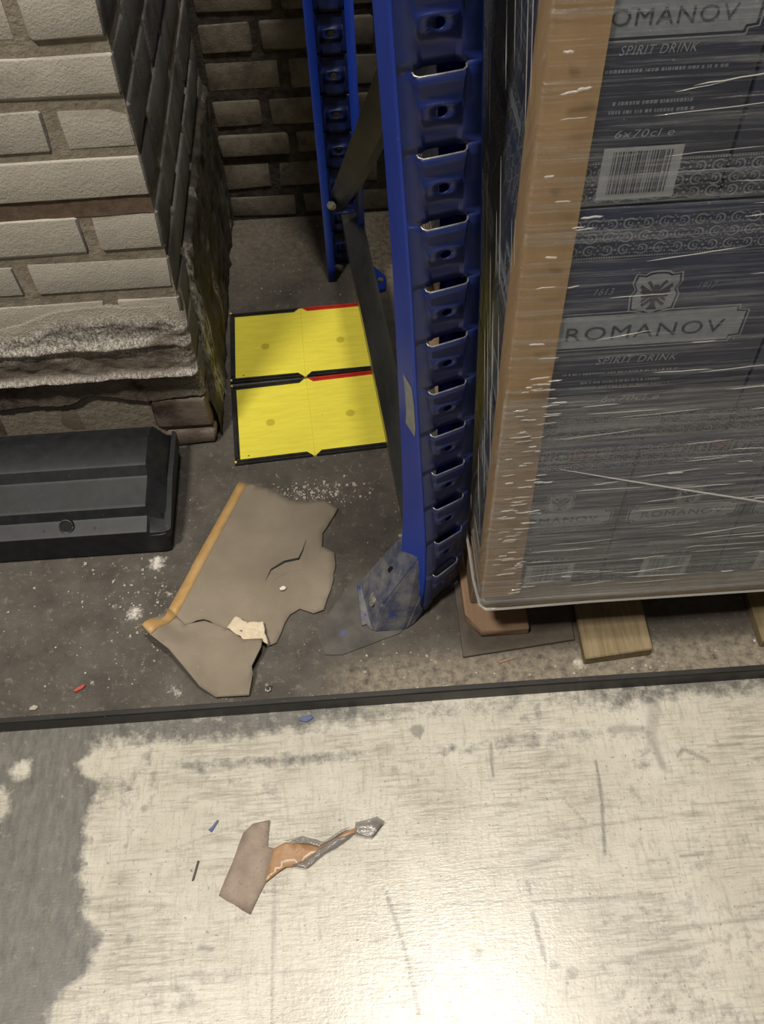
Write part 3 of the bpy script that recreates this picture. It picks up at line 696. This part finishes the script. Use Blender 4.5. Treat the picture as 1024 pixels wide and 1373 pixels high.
main = [(-.217, .98), (-.185, .971), (-.153, .956), (-.13, .934), (-.098, .929), (-.071, .929), (-.05, .911), (-.061, .89), (-.077, .863), (-.079, .836), (-.059, .823), (-.059, .794), (-.067, .754), (-.073, .739), (-.079, .719), (-.095, .714), (-.116, .724), (-.131, .715), (-.14, .699), (-.145, .684), (-.152, .668), (-.165, .663), (-.172, .7), (-.195, .7), (-.213, .713), (-.227, .696), (-.264, .716), (-.292, .707), (-.305, .722), (-.319, .736), (-.284, .824)]
def zmain(x, y):
    e = .0012 + .0025*float(fbm(np.array([x]), np.array([y]), 9, 9, 201, 2)[0])
    return e + .006*max(0, (-.24-x)/.08)*max(0, (.80-y)/.07)
o = sheet('sheet', refine(main, .009, .0012, 3), zmain, 'card', card); o.location = cof
flap = [(-.351, .697, .030), (-.336, .68, .030), (-.309, .657, .027), (-.287, .63, .023), (-.263, .6, .012), (-.24, .585, .004), (-.191, .584, .004), (-.185, .614, .015), (-.186, .624, .018), (-.172, .652, .022), (-.171, .667, .018), (-.2, .671, .013), (-.226, .694, .009), (-.262, .71, .010), (-.291, .705, .009), (-.305, .721, .007), (-.318, .735, .007)]
FA = np.array(flap)
def zflap(x, y):
    w_ = 1/((FA[:, 0]-x)**2+(FA[:, 1]-y)**2+1e-7)**1.4; return float((w_*FA[:, 2]).sum()/w_.sum())
o = sheet('folded_flap', [p[:2] for p in flap], zflap, 'card', card, step=.009); o.location = cof
torn = [(-.226, .694), (-.213, .713), (-.195, .700), (-.171, .700), (-.163, .660), (-.173, .668), (-.201, .671)]
o = sheet('torn_core', refine(torn, .006, .0015, 5), lambda x, y: .0145+.0012*math.sin((y*.95+x*.3)*900), 'card_torn', card, step=.0028, thick=.001); o.location = cof
o['label'] = 'cream corrugated core where the liner is ripped off'
tape = [(-.217, .980), (-.203, .974), (-.268, .819), (-.305, .723), (-.318, .736), (-.284, .824)]
def zt(x, y): return zmain(x, y)+.0030
o = sheet('tan_strip', refine(tape, .010, 0, 1), zt, 'tan', card, thick=.0006); o.location = cof
tape2 = [(-.305, .723), (-.318, .736), (-.351, .698), (-.336, .681)]
o = sheet('tan_strip', refine(tape2, .010, 0, 1), lambda x, y: zflap(x, y)+.0037, 'tan', card, thick=.0006); o.location = cof
# curled tear across the sheet
sl = [(-.169, .778), (-.160, .795), (-.138, .807), (-.115, .811), (-.109, .828), (-.104, .85)]
V = []
for i, (x, y) in enumerate(sl):
    k = math.sin(math.pi*i/(len(sl)-1)); a = Vector((x, y)); d = Vector((.35, -1)).normalized()
    zb = zmain(x, y)+.003
    V += [(x, y, zb+.0035*k+.0005), (x+d.x*.006, y+d.y*.006, zb+.0025*k+.0003), (x+d.x*.016, y+d.y*.016, zb+.0002)]
F = []
for i in range(len(sl)-1):
    for j in range(2): F.append((i*3+j, (i+1)*3+j, (i+1)*3+j+1, i*3+j+1))
o = link('curled_tear', mesh('curled_tear', V, F, True), 'card', card, cof)
V = []
for i, (x, y) in enumerate(sl):
    zb = zmain(x, y)+.0036; k = math.sin(math.pi*(i+.15)/(len(sl)-.7)); V += [(x-.0022*k, y+.0060*k+.0006, zb), (x, y-.001, zb)]
o = link('tear_gap', mesh('tear_gap', V, [(2*i, 2*i+2, 2*i+3, 2*i+1) for i in range(len(sl)-1)]), 'hole', card, cof)

# small trodden scrap on the aisle floor
scrap = thing('cardboard_scrap', 'small scrap of cardboard trailing twisted packing tape on the cream floor', 'cardboard', (-.15, .34, 0))
sof = -Vector(scrap.location)
o = sheet('card_piece', refine([(-.195, .387), (-.182, .398), (-.16, .401), (-.163, .367), (-.153, .363), (-.165, .321), (-.184, .284), (-.225, .31)], .012, .0006, 7), lambda x, y: .001+.0025*max(0, (y-.37)/.03), 'scrap', scrap, thick=.0022); o.location = sof
tp = [(-.155, .363), (-.139, .370), (-.116, .367), (-.095, .362), (-.066, .376), (-.040, .384), (-.045, .376), (-.072, .366), (-.092, .354), (-.115, .340), (-.139, .338), (-.165, .321)]
o = sheet('torn_liner', refine(tp, .010, .0008, 9), lambda x, y: .002+.004*float(fbm(np.array([x]), np.array([y]), 30, 30, 301, 2)[0]), 'tape_card', scrap, step=.008, thick=.0008); o.location = sof
for tp2 in ([(-.142, .371), (-.116, .376), (-.090, .366), (-.063, .380), (-.045, .386), (-.070, .372), (-.095, .360), (-.116, .366)], [(-.13, .339), (-.112, .334), (-.088, .351), (-.066, .362), (-.048, .374), (-.07, .371), (-.095, .358), (-.113, .345)],
            [(-.045, .388), (-.016, .394), (-.006, .386), (-.024, .367), (-.047, .373)]):
    o = sheet('clear_tape', refine(tp2, .008, .001, 4), lambda x, y: .006+.006*float(fbm(np.array([x]), np.array([y]), 55, 55, 311, 2)[0]), 'cleartape', scrap, step=.006, thick=.0004); o.location = sof
o = sheet('tape_end', [(-.030, .384), (-.018, .390), (-.010, .384), (-.022, .370), (-.034, .374)], lambda x, y: .004, 'scrap', scrap, thick=.001); o.location = sof

# ------------------------------------------------------------------ pallet and load
LX, LY = .150, .635                       # left side and front of the load
pallet = thing('wooden_pallet', 'worn wooden pallet under the film-wrapped cartons', 'pallet', (.135, .60, 0))
pof = -Vector(pallet.location)
def pp(name, me, mat): o = link(name, me, mat, pallet); o.location = pof; return o
pp('bottom_board', prism_mesh('bottom_board', [(.157, .652), (.228, .652), (.228, 1.58), (.135, 1.58), (.135, .684)], .006, .024, .0015), 'wood_red')
pp('bottom_board', prism_mesh('bottom_board', [(.302, .598), (.404, .606), (.412, 1.58), (.308, 1.58)], .0, .020, .002), 'wood_y')
pp('bottom_board', prism_mesh('bottom_board', [(.566, .606), (.668, .606), (.668, 1.58), (.572, 1.58)], .0, .020, .002), 'wood_y')
for x in (.145, .53, .86):
    for y in (.70, 1.08, 1.46): pp('block', box_mesh('block', x, x+.09, y, y+.10, .024, .105, .002), 'wood_x')
for i in range(6): pp('deck_board', box_mesh('deck_board', LX-.002, .95, LY+.012+i*.165, LY+.132+i*.165, .105, .124, .002), 'wood_x')
tag(link('hardboard_sheet', prism_mesh('hardboard_sheet', [(.126, .622), (.296, .638), (.296, .80), (.126, .80)], 0, .0055, .0008), 'hardboard'), 'dark hardboard sheet lying under the pallet corner', 'board')
tray = tag(link('cardboard_tray', box_mesh('cardboard_tray', LX-.001, .95, LY-.001, LY+1.0, .124, .142, .003, 2), 'pad'), 'flat cardboard tray between the pallet and the bottom cartons', 'cardboard tray')

# printing on the cartons: flat prints lying on the board, shared by all
def text_mesh(s, size, width=None, shear=0., spacing=1., bold=0.):
    cu = bpy.data.curves.new('txt', 'FONT'); cu.body = s; cu.size = size; cu.shear = shear; cu.space_character = spacing; cu.align_x = 'CENTER'; cu.offset = bold; cu.resolution_u = 3
    o = bpy.data.objects.new('txt', cu); C.objects.link(o); bpy.context.view_layer.update()
    me = bpy.data.meshes.new_from_object(o.evaluated_get(bpy.context.evaluated_depsgraph_get()))
    bpy.data.objects.remove(o); me.materials.clear()
    co = np.array([v.co[:] for v in me.vertices]); 
    k = (width/(co[:, 0].max()-co[:, 0].min())) if width else 1.
    mid = (co[:, 0].max()+co[:, 0].min())/2
    for v in me.vertices: v.co = Vector(((v.co.x-mid)*k, 0, v.co.y))
    return me
def shift(me, dx, dy, dz):
    for v in me.vertices: v.co += Vector((dx, dy, dz))
    return me
def flat(name, polys, y):
    V = []; F = []
    for p in polys:
        b = len(V); V += [(q[0], y, q[1]) for q in p]; F.append(tuple(range(b, b+len(p))))
    return mesh(name, V, F)
def arc(cx, cz, r0_, r1_, a0, a1, w, n):
    out = []
    for i in range(n):
        t0, t1 = i/n, (i+1)/n; A0, A1 = a0+(a1-a0)*t0, a0+(a1-a0)*t1; R0, R1 = r0_+(r1_-r0_)*t0, r0_+(r1_-r0_)*t1
        out.append([(cx+math.cos(A0)*R0, cz+math.sin(A0)*R0), (cx+math.cos(A1)*R1, cz+math.sin(A1)*R1), (cx+math.cos(A1)*(R1-w), cz+math.sin(A1)*(R1-w)), (cx+math.cos(A0)*(R0-w), cz+math.sin(A0)*(R0-w))])
    return out
def dot(cx, cz, r, n=6): return [(cx+r*math.cos(2*math.pi*i/n), cz+r*math.sin(2*math.pi*i/n)) for i in range(n)]
def rect(x0, x1, z0, z1): return [(x0, z0), (x1, z0), (x1, z1), (x0, z1)]
def orn_band(w, z0, z1, edge_top):
    P_ = []; cw = w/round(w/.0152); rows = 3; rh = (z1-z0-.004)/rows
    for r in range(rows):
        for i in range(round(w/cw)):
            cx = (i+.5)*cw; cz = z0+.002+(r+.5)*rh
            fl_ = 1 if (i+r) % 2 else -1
            a = 0 if fl_ > 0 else math.pi
            P_ += arc(cx, cz, .0062, .0050, a+.6, a+2*math.pi-.6, .0016, 9)
            P_ += arc(cx+fl_*.0012, cz, .0032, .0018, a+2.2, a+2*math.pi+.6, .0011, 6); P_.append(dot(cx+fl_*.0055, cz+.0035, .0009, 5)); P_.append(dot(cx+fl_*.0055, cz-.0035, .0009, 5))
            P_.append(dot(cx+cw/2, cz, .0013)); P_.append(dot(cx+cw/2, cz+rh*.42, .0009, 5)); P_.append(dot(cx+cw/2-.002, cz-rh*.3, .0008, 5)); P_.append(dot(cx+cw/2+.002, cz-rh*.3, .0008, 5))
    ze = z1-.001 if edge_top else z0
    P_.append(rect(.001, w-.001, ze+.0022 if edge_top else ze-.0022, ze+.0026 if edge_top else ze-.0018))
    k = int(w/.0022)
    for i in range(k): P_.append(rect(.001+i*.0022, .001+i*.0022+.0013, ze, ze+.0018))
    return P_
def plate_outline(x0, x1, z0, z1, c):
    return [(x0+c, z0), (x1-c, z0), (x1-c*.9, z0+c*.5), (x1, z0+c*.6), (x1, z1-c*.6), (x1-c*.9, z1-c*.5), (x1-c, z1), (x0+c, z1), (x0+c*.9, z1-c*.5), (x0, z1-c*.6), (x0, z0+c*.6), (x0+c*.9, z0+c*.5)]
def grow(pts, d):
    cx = sum(p[0] for p in pts)/len(pts); cz = sum(p[1] for p in pts)/len(pts); mx = max(abs(p[0]-cx) for p in pts); mz = max(abs(p[1]-cz) for p in pts)
    return [(cx+(p[0]-cx)*(1+d/mx), cz+(p[1]-cz)*(1+d/mz)) for p in pts]
def ringpoly(outer, inner):
    n = len(outer); return [[outer[i], outer[(i+1) % n], inner[(i+1) % n], inner[i]] for i in range(n)]
SH = [(-.5, .48), (-.42, .62), (-.5, .78), (-.46, 1.0), (-.28, .97), (-.18, 1.03), (0, 1.05), (.18, 1.03), (.28, .97), (.46, 1.0), (.5, .78), (.42, .62), (.5, .48), (.46, .12), (.2, .06), (0, -.02), (-.2, .06), (-.46, .12)]
def print_set(w, wide):
    y = -.0004; D = []; c = w/2
    D.append(('ornament_band', flat('ornament_band', orn_band(w, .001, .040, True), y), 'print_dim'))
    D.append(('ornament_band', flat('ornament_band', orn_band(w, .247, .291, False), y), 'print_dim'))
    if wide: px0, px1, pz0, pz1, tw, tz, th, cz0, cw, ch = .030, .213, .141, .181, .150, .151, .0235, .178, .046, .050
    else: px0, px1, pz0, pz1, tw, tz, th, cz0, cw, ch = .012, .141, .139, .169, .100, .147, .0165, .168, .034, .037
    po = plate_outline(px0, px1, pz0, pz1, .010 if wide else .008)
    D.append(('name_panel', flat('name_panel', [po] + ringpoly(grow(po, .0035), grow(po, .0022)), y), 'print'))
    D.append(('lettering', shift(text_mesh('ROMANOV', th, tw, 0, 1.12, 0.), c, 2*y, tz), 'ink'))
    so = [(c+p[0]*cw, cz0+p[1]*ch) for p in SH]; cc = (c, cz0+ch*.5)
    sc_ = lambda k: [(cc[0]+(p[0]-cc[0])*k, cc[1]+(p[1]-cc[1])*k) for p in so]
    D.append(('crest_shield', flat('crest_shield', [sc_(.86)] + ringpoly(sc_(1.0), sc_(.94)), 1.6*y), 'print'))
    m = cw                                                       # two-headed bird in the shield
    bird = [rect(c-.05*m, c+.05*m, cz0+.22*ch, cz0+.72*ch), dot(c, cz0+.48*ch, .12*m, 8)]
    for s in (-1, 1):
        bird += [[(c, cz0+.60*ch), (c+s*.13*m, cz0+.78*ch), (c+s*.16*m, cz0+.74*ch), (c+s*.04*m, cz0+.52*ch)], dot(c+s*.16*m, cz0+.78*ch, .045*m)]
        for q in range(4): bird.append([(c+s*.06*m, cz0+.56*ch), (c+s*(.30-.02*q)*m, cz0+(.74-.12*q)*ch), (c+s*(.33-.03*q)*m, cz0+(.67-.12*q)*ch), (c+s*.06*m, cz0+.46*ch)])
        bird += [[(c+s*.03*m, cz0+.36*ch), (c+s*.20*m, cz0+.22*ch), (c+s*.24*m, cz0+.27*ch), (c+s*.06*m, cz0+.42*ch)]]
    bird.append([(c-.03*m, cz0+.3*ch), (c+.03*m, cz0+.3*ch), (c+.11*m, cz0+.14*ch), (c-.11*m, cz0+.14*ch)])
    D.append(('crest_bird', flat('crest_bird', bird, 2.2*y), 'ink'))
    k = 1.3 if wide else 1.
    D.append(('lettering', shift(text_mesh('SPIRIT DRINK', .010*k, .080 if wide else .056, .25, 1.15), c, y, .117 if wide else .126), 'print'))
    dz = cz0+ch*.55
    D.append(('lettering', shift(text_mesh('1613', .0085*k, .018 if wide else .013, .35), c-(.047 if wide else .036), y, dz), 'print_dim'))
    D.append(('lettering', shift(text_mesh('1917', .0085*k, .018 if wide else .013, .35), c+(.047 if wide else .036), y, dz), 'print_dim'))
    D.append(('lettering', shift(text_mesh('6x70cl e', .0095*k, .060 if wide else .046, .2, 1.1), c+.003*k, y, .061), 'print'))
    r = random.Random(int(w*1000)); bars = []                    # lines of small print too faint to read
    for zz, x0, x1, hh in ((.103, .05, .165, .0028) if wide else (.113, .040, .128, .0026), (.090, .07, .15, .0032) if wide else (.088, .050, .110, .003), (.083, .06, .16, .0026) if wide else (.081, .048, .112, .0028)):
        x = x0
        while x < x1:
            l = r.uniform(.001, .0026); bars.append(rect(x, x+l, zz, zz+hh)); x += l+r.choice([.0007, .0008, .0022])
    D.append(('small_print', flat('small_print', bars, y), 'print_dim'))
    if not wide:
        D.append(('barcode_label', flat('barcode_label', [rect(.050, .113, .006, .053)], 2.0*y), 'label'))
        bars = []; x = .058
        while x < .106:
            l = r.choice([.0005, .0009, .0014]); bars.append(rect(x, x+l, .0115, .0495)); x += l+r.choice([.0006, .0011, .0016])
        D.append(('barcode', flat('barcode', bars, 2.8*y), 'ink'))
    else:
        D.append(('address_panel', flat('address_panel', [rect(.055, .165, .018, .030)], 1.8*y), 'print_dim'))
    return D
PR_N = print_set(.1525, False); PR_W = print_set(.2425, True)
icon_mesh = flat('handling_icon', ringpoly(rect(0, .018, .268, .286), rect(.0015, .0165, .2695, .2845)) + [[(.009, .281), (.004, .276), (.014, .276)], rect(.0075, .0105, .2715, .276)], -.0009)
icon_red = icon_mesh.copy()
BN = box_mesh('carton_body', 0, .1515, 0, .2415, 0, .2985, .0025, 2); BW = box_mesh('carton_body', 0, .2415, 0, .1515, 0, .2985, .0025, 2)
seamN = flat('flap_seam', [rect(.002, .1495, .0, .0012)], -.0006)
layer_name = ['bottom', 'second', 'third', 'fourth', 'fifth', 'sixth', 'seventh']
ordn = ['first', 'second', 'third', 'fourth', 'fifth', 'sixth', 'seventh']
Z0 = .1755 - .033
LH = .300
def put_prints(t, D, loc, rot):
    for nm, me, mt in D:
        o = link(nm, me, mt, t, loc, rot)
        if nm == 'small_print': o['kind'] = 'stuff'
def carton(lay, wide, x, y, z, front, side, label):
    t = thing('carton', label, 'carton', (x, y, z), 'navy cartons on the pallet')
    link('carton_body', BW if wide else BN, 'carton', t)
    w, d = (.2415, .1515) if wide else (.1515, .2415)
    if front:
        put_prints(t, PR_W if wide else PR_N, (0, 0, 0), (0, 0, 0))
        if lay == 0:
            for q in range(4): link('handling_icon', icon_red if q == 2 else icon_mesh, 'redink' if q == 2 else 'print_dim', t, (.036+.022*q, 0, 0))
    if side: put_prints(t, PR_N if wide else PR_W, (0, d, 0), (0, 0, -math.pi/2))
ZB = .1435
zlay = [.1435, .475, .776, 1.077, 1.378, 1.679, 1.980]  # layers above the third are unseen, the upper ones added to block light
for lay in range(7):
    wide = lay == 1
    z = zlay[lay] if lay else ZB
    if lay == 0: z = .1745
    nx = 3 if wide else 5; sx = .2435 if wide else .1535; sy = .1535 if wide else .2435; ny = 6 if wide else 4
    for i in range(nx):
        x = LX+.001+i*sx
        lab = f'navy printed carton, {layer_name[lay]} layer up, '
        lab += 'at the tan corner board' if i == 0 else f'{ordn[i]} along the front from the tan corner board'
        carton(lay, wide, x, LY, z, lay < 4 and x < .66, i == 0 and lay < 4, lab)
    for j in range(1, ny):
        carton(lay, wide, LX+.001, LY+j*sy, z, False, j < 3 and lay < 4, f'navy carton, {layer_name[lay]} layer up, {ordn[j]} back along the side by the rack post')
# layer pad that carries the bottom cartons
tag(link('layer_pad', box_mesh('layer_pad', LX, .948, LY+.001, LY+.99, .142, .1745, .002, 1), 'pad'), 'kraft layer pad under the bottom row of cartons', 'layer pad')
# corner board
GW = .042; th = .0035
bm = bmesh.new(); gx, gy = LX-.0035, LY-.0042
prof = [(gx+GW, gy), (gx+.004, gy), (gx+.0012, gy+.0012), (gx, gy+.004), (gx, gy+.046), (gx+th, gy+.046), (gx+th, gy+th), (gx+GW, gy+th)]
zsec = [.160, .5, .95, 2.26]; rows = []
for q in zsec:
    wid = .007*max(0, (.6-q)/.45)
    rows.append([bm.verts.new((p[0]+(wid if p[0] > gx+.03 else 0), p[1], q)) for p in prof])
for a, b in zip(rows[:-1], rows[1:]):
    for i in range(len(prof)): bm.faces.new((a[i], a[(i+1) % len(prof)], b[(i+1) % len(prof)], b[i]))
bm.faces.new(rows[0]); bm.faces.new(rows[-1])
bmesh.ops.recalc_face_normals(bm, faces=bm.faces[:])
tag(link('corner_board', bm_mesh(bm, 'corner_board', 30), 'guardboard'), 'tan kraft corner board standing at the near edge of the load', 'corner board')

# stretch film
film = thing('stretch_film', 'clear creased stretch film wrapped round the loaded pallet', 'film', (LX, LY, .13))
fof = -Vector(film.location)
FX, FY, R = LX-.0062, LY-.0068, .006
def film_sheet(name, zlo, zhi, off, mat, part):
    zz = np.arange(zlo, zhi, .004)
    if part == 'front': s = np.concatenate([np.linspace(0, 1, 7)*math.pi/4+math.pi/4, [2+q for q in np.arange(.012, .80, .012)]])
    else: s = np.concatenate([[-2-q for q in np.arange(.95, .012, -.015)], np.linspace(0, 1, 7)*math.pi/4])
    P_ = np.zeros((len(s), len(zz), 3))
    for i, t in enumerate(s):
        if t < -1.9: x, y, nx, ny = FX-off*.6+.0045*float(sm(np.float64(-t-2), .05, .09)), FY+R+(-t-2), -1, 0
        elif t > 1.9: x, y, nx, ny = FX+R+(t-2), FY-off, 0, -1
        else: nx, ny = -math.cos(t), -math.sin(t); x, y = FX+R+nx*(R+off), FY+R+ny*(R+off)
        am = .0016 if abs(t) > 1.9 else .0006
        wr = (fbm(np.full_like(zz, x*1+y), zz, 4, 55, 401+int(off*1e4), 3)-.5)*am
        tuck = .018*sm(.160-zz, 0, .03)*(1 if abs(t) > 1.9 else .6)                # gathers in under the load
        bulge = .004*np.exp(-((zz-.152)/.012)**2)
        P_[i, :, 0] = x+nx*(wr+bulge-tuck); P_[i, :, 1] = y+ny*(wr+bulge-tuck); P_[i, :, 2] = zz
    o = link(name, grid_mesh(name, P_), mat, film); o.location = fof; return o
film_sheet('front_wrap', .128, 2.26, 0, 'film', 'front')
film_sheet('side_wrap', .128, 2.26, 0, 'film_side', 'side')
film_sheet('overlap_wrap', .130, .56, .0022, 'film2', 'front')
film_sheet('overlap_side', .130, .50, .0022, 'film_side', 'side')
# rope of gathered film along the bottom edge and the taut diagonal strand
V = []; F = []
pts = [(FX-.002, FY+.5, .136), (FX-.003, FY+.2, .134), (FX-.003, FY+.05, .134), (FX+.001, FY+.006, .135), (FX+.008, FY-.002, .136), (FX+.03, FY-.003, .136), (FX+.15, FY-.002, .137), (FX+.4, FY-.002, .135), (FX+.78, FY-.002, .136)]
tube_data(pts, [.002, .002, .0022, .0026, .0026, .002, .0018, .0018, .0018], 8, V, F)
o = link('gathered_hem', mesh('gathered_hem', V, F, True), 'crease', film); o.location = fof
V, F = tube_data([(.215, FY-.003, .440), (.30, FY-.0045, .411), (.38, FY-.0045, .383), (.474, FY-.004, .350), (.60, FY-.003, .305)], [.0003, .0009, .0011, .0012, .001], 6)
o = link('taut_strand', mesh('taut_strand', V, F, True), 'crease', film); o.location = fof
# fine raised creases, far too many to count
V = []; F = []
for i in range(210):
    z = random.uniform(.17, .97); z = z if random.random() < .5 else random.uniform(.17, .62)
    x0 = FX+.006 + (random.uniform(0, .04) if random.random() < .45 else random.uniform(0, .45)); L = random.uniform(.006, .022) if x0 < FX+.05 else random.uniform(.015, .10)
    s = random.uniform(-.05, .16); n_ = 6
    pts = [(x0+L*k/n_, FY-.0032-.0006*random.random(), z+s*L*k/n_+random.uniform(-.0004, .0004)) for k in range(n_+1)]
    r_ = random.uniform(.0004, .0011) if L < .022 else random.uniform(.00025, .0006); tube_data(pts, [.0001]+[r_]*(n_-1)+[.0001], 5, V, F)
for i in range(60):
    z = random.uniform(.2, .97); y0 = FY+random.uniform(.01, .25); L = random.uniform(.03, .14); n_ = 5
    pts = [(FX-.0022, y0+L*.45*k/n_, z+L*k/n_) for k in range(n_+1)]
    r_ = random.uniform(.0002, .0005); tube_data(pts, [.0001]+[r_]*(n_-1)+[.0001], 5, V, F)
o = link('film_creases', mesh('film_creases', V, F, True), 'crease', film); o.location = fof; o['kind'] = 'stuff'

# ------------------------------------------------------------------ loose bits
def chip(name, pts, h, mat, label, cat):
    return tag(link(name, prism_mesh(name, pts, 0, h, min(.0006, h*.3)), mat), label, cat)
chip('paint_flake', [(-.118, .546), (-.103, .549), (-.098, .544), (-.108, .538), (-.119, .541)], .0025, 'bluechip', 'blue-grey paint flake lying against the black edging', 'paint flake')
chip('paint_flake', [(-.243, .395), (-.239, .398), (-.231, .408), (-.229, .406), (-.235, .396), (-.238, .391)], .0018, 'bluechip', 'small blue paint flake beside the cardboard scrap on the cream floor', 'paint flake')
chip('splinter', [(-.2615, .330), (-.2585, .331), (-.2525, .355), (-.2550, .356)], .0025, 'darkstick', 'thin dark splinter lying on the cream floor', 'splinter')
chip('red_scrap', [(-.452, .612), (-.446, .617), (-.437, .622), (-.434, .620), (-.438, .615), (-.448, .610)], .004, 'redchip', 'small red plastic scrap on the dark bay floor', 'scrap')
chip('paint_chip', [(-.147, .760), (-.141, .764), (-.136, .761), (-.138, .757), (-.145, .756)], .004, 'white_chip', 'white paint chip lying on the torn cardboard', 'paint chip').location = (0, 0, .0068)
chip('yellow_chip', [(-.512, .590), (-.506, .594), (-.499, .591), (-.503, .586), (-.511, .586)], .004, 'crumb', 'pale yellow crumb on the bay floor near the edging', 'crumb')
chip('wood_sliver', [(.175, .612), (.205, .618), (.206, .616), (.18, .609)], .0025, 'wood_red', 'reddish wood sliver in front of the hardboard sheet', 'wood sliver')
v, f = tube_data([(-.164, .592, .0), (-.164, .592, .006)], .0045, 6); v, f = tube_data([(-.164, .592, .006), (-.164, .594, .016)], .003, 8, v, f)
tag(link('loose_bolt', mesh('loose_bolt', v, f), 'bolt'), 'small loose steel bolt standing by the black edging', 'bolt')
V = []; F = []
def crumb(x, y, s, z=0.):
    b = len(V)
    for sx in (-1, 1):
        for sy in (-1, 1):
            for sz in (0, 1): V.append((x+sx*s*random.uniform(.3, 1), y+sy*s*random.uniform(.3, 1), z+sz*s*random.uniform(.6, 1.2)))
    for q in ((0, 1, 3, 2), (4, 6, 7, 5), (0, 4, 5, 1), (2, 3, 7, 6), (1, 5, 7, 3), (0, 2, 6, 4)): F.append(tuple(b+k for k in q))
for i in range(750):
    x, y = random.uniform(-.6, .6), random.uniform(.57, 1.05)
    if random.random() < .35: x, y = random.gauss(-.1, .045), random.gauss(.948, .012)
    elif random.random() < .3: x, y = random.gauss(-.35, .05), random.gauss(.75, .06)
    elif random.random() < .35: x, y = random.uniform(-.1, .6), random.uniform(.57, .64)
    if x < -.315 and y > .84 or y > .995 and x < .06 or x > .12 and y > .617 or -.1 < x < .12 and .64 < y < .80 or -.33 < x < -.045 and .59 < y < .915: continue
    crumb(x, y, abs(random.gauss(0, .0012))+.0005)
for i in range(60): crumb(random.uniform(-.2, .1), random.uniform(1.43, 1.68), random.uniform(.0006, .0022))
tag(link('floor_grit', mesh('floor_grit', V, F), 'crumb'), 'scattered pale crumbs and grit over the bay floor', 'grit', kind='stuff')
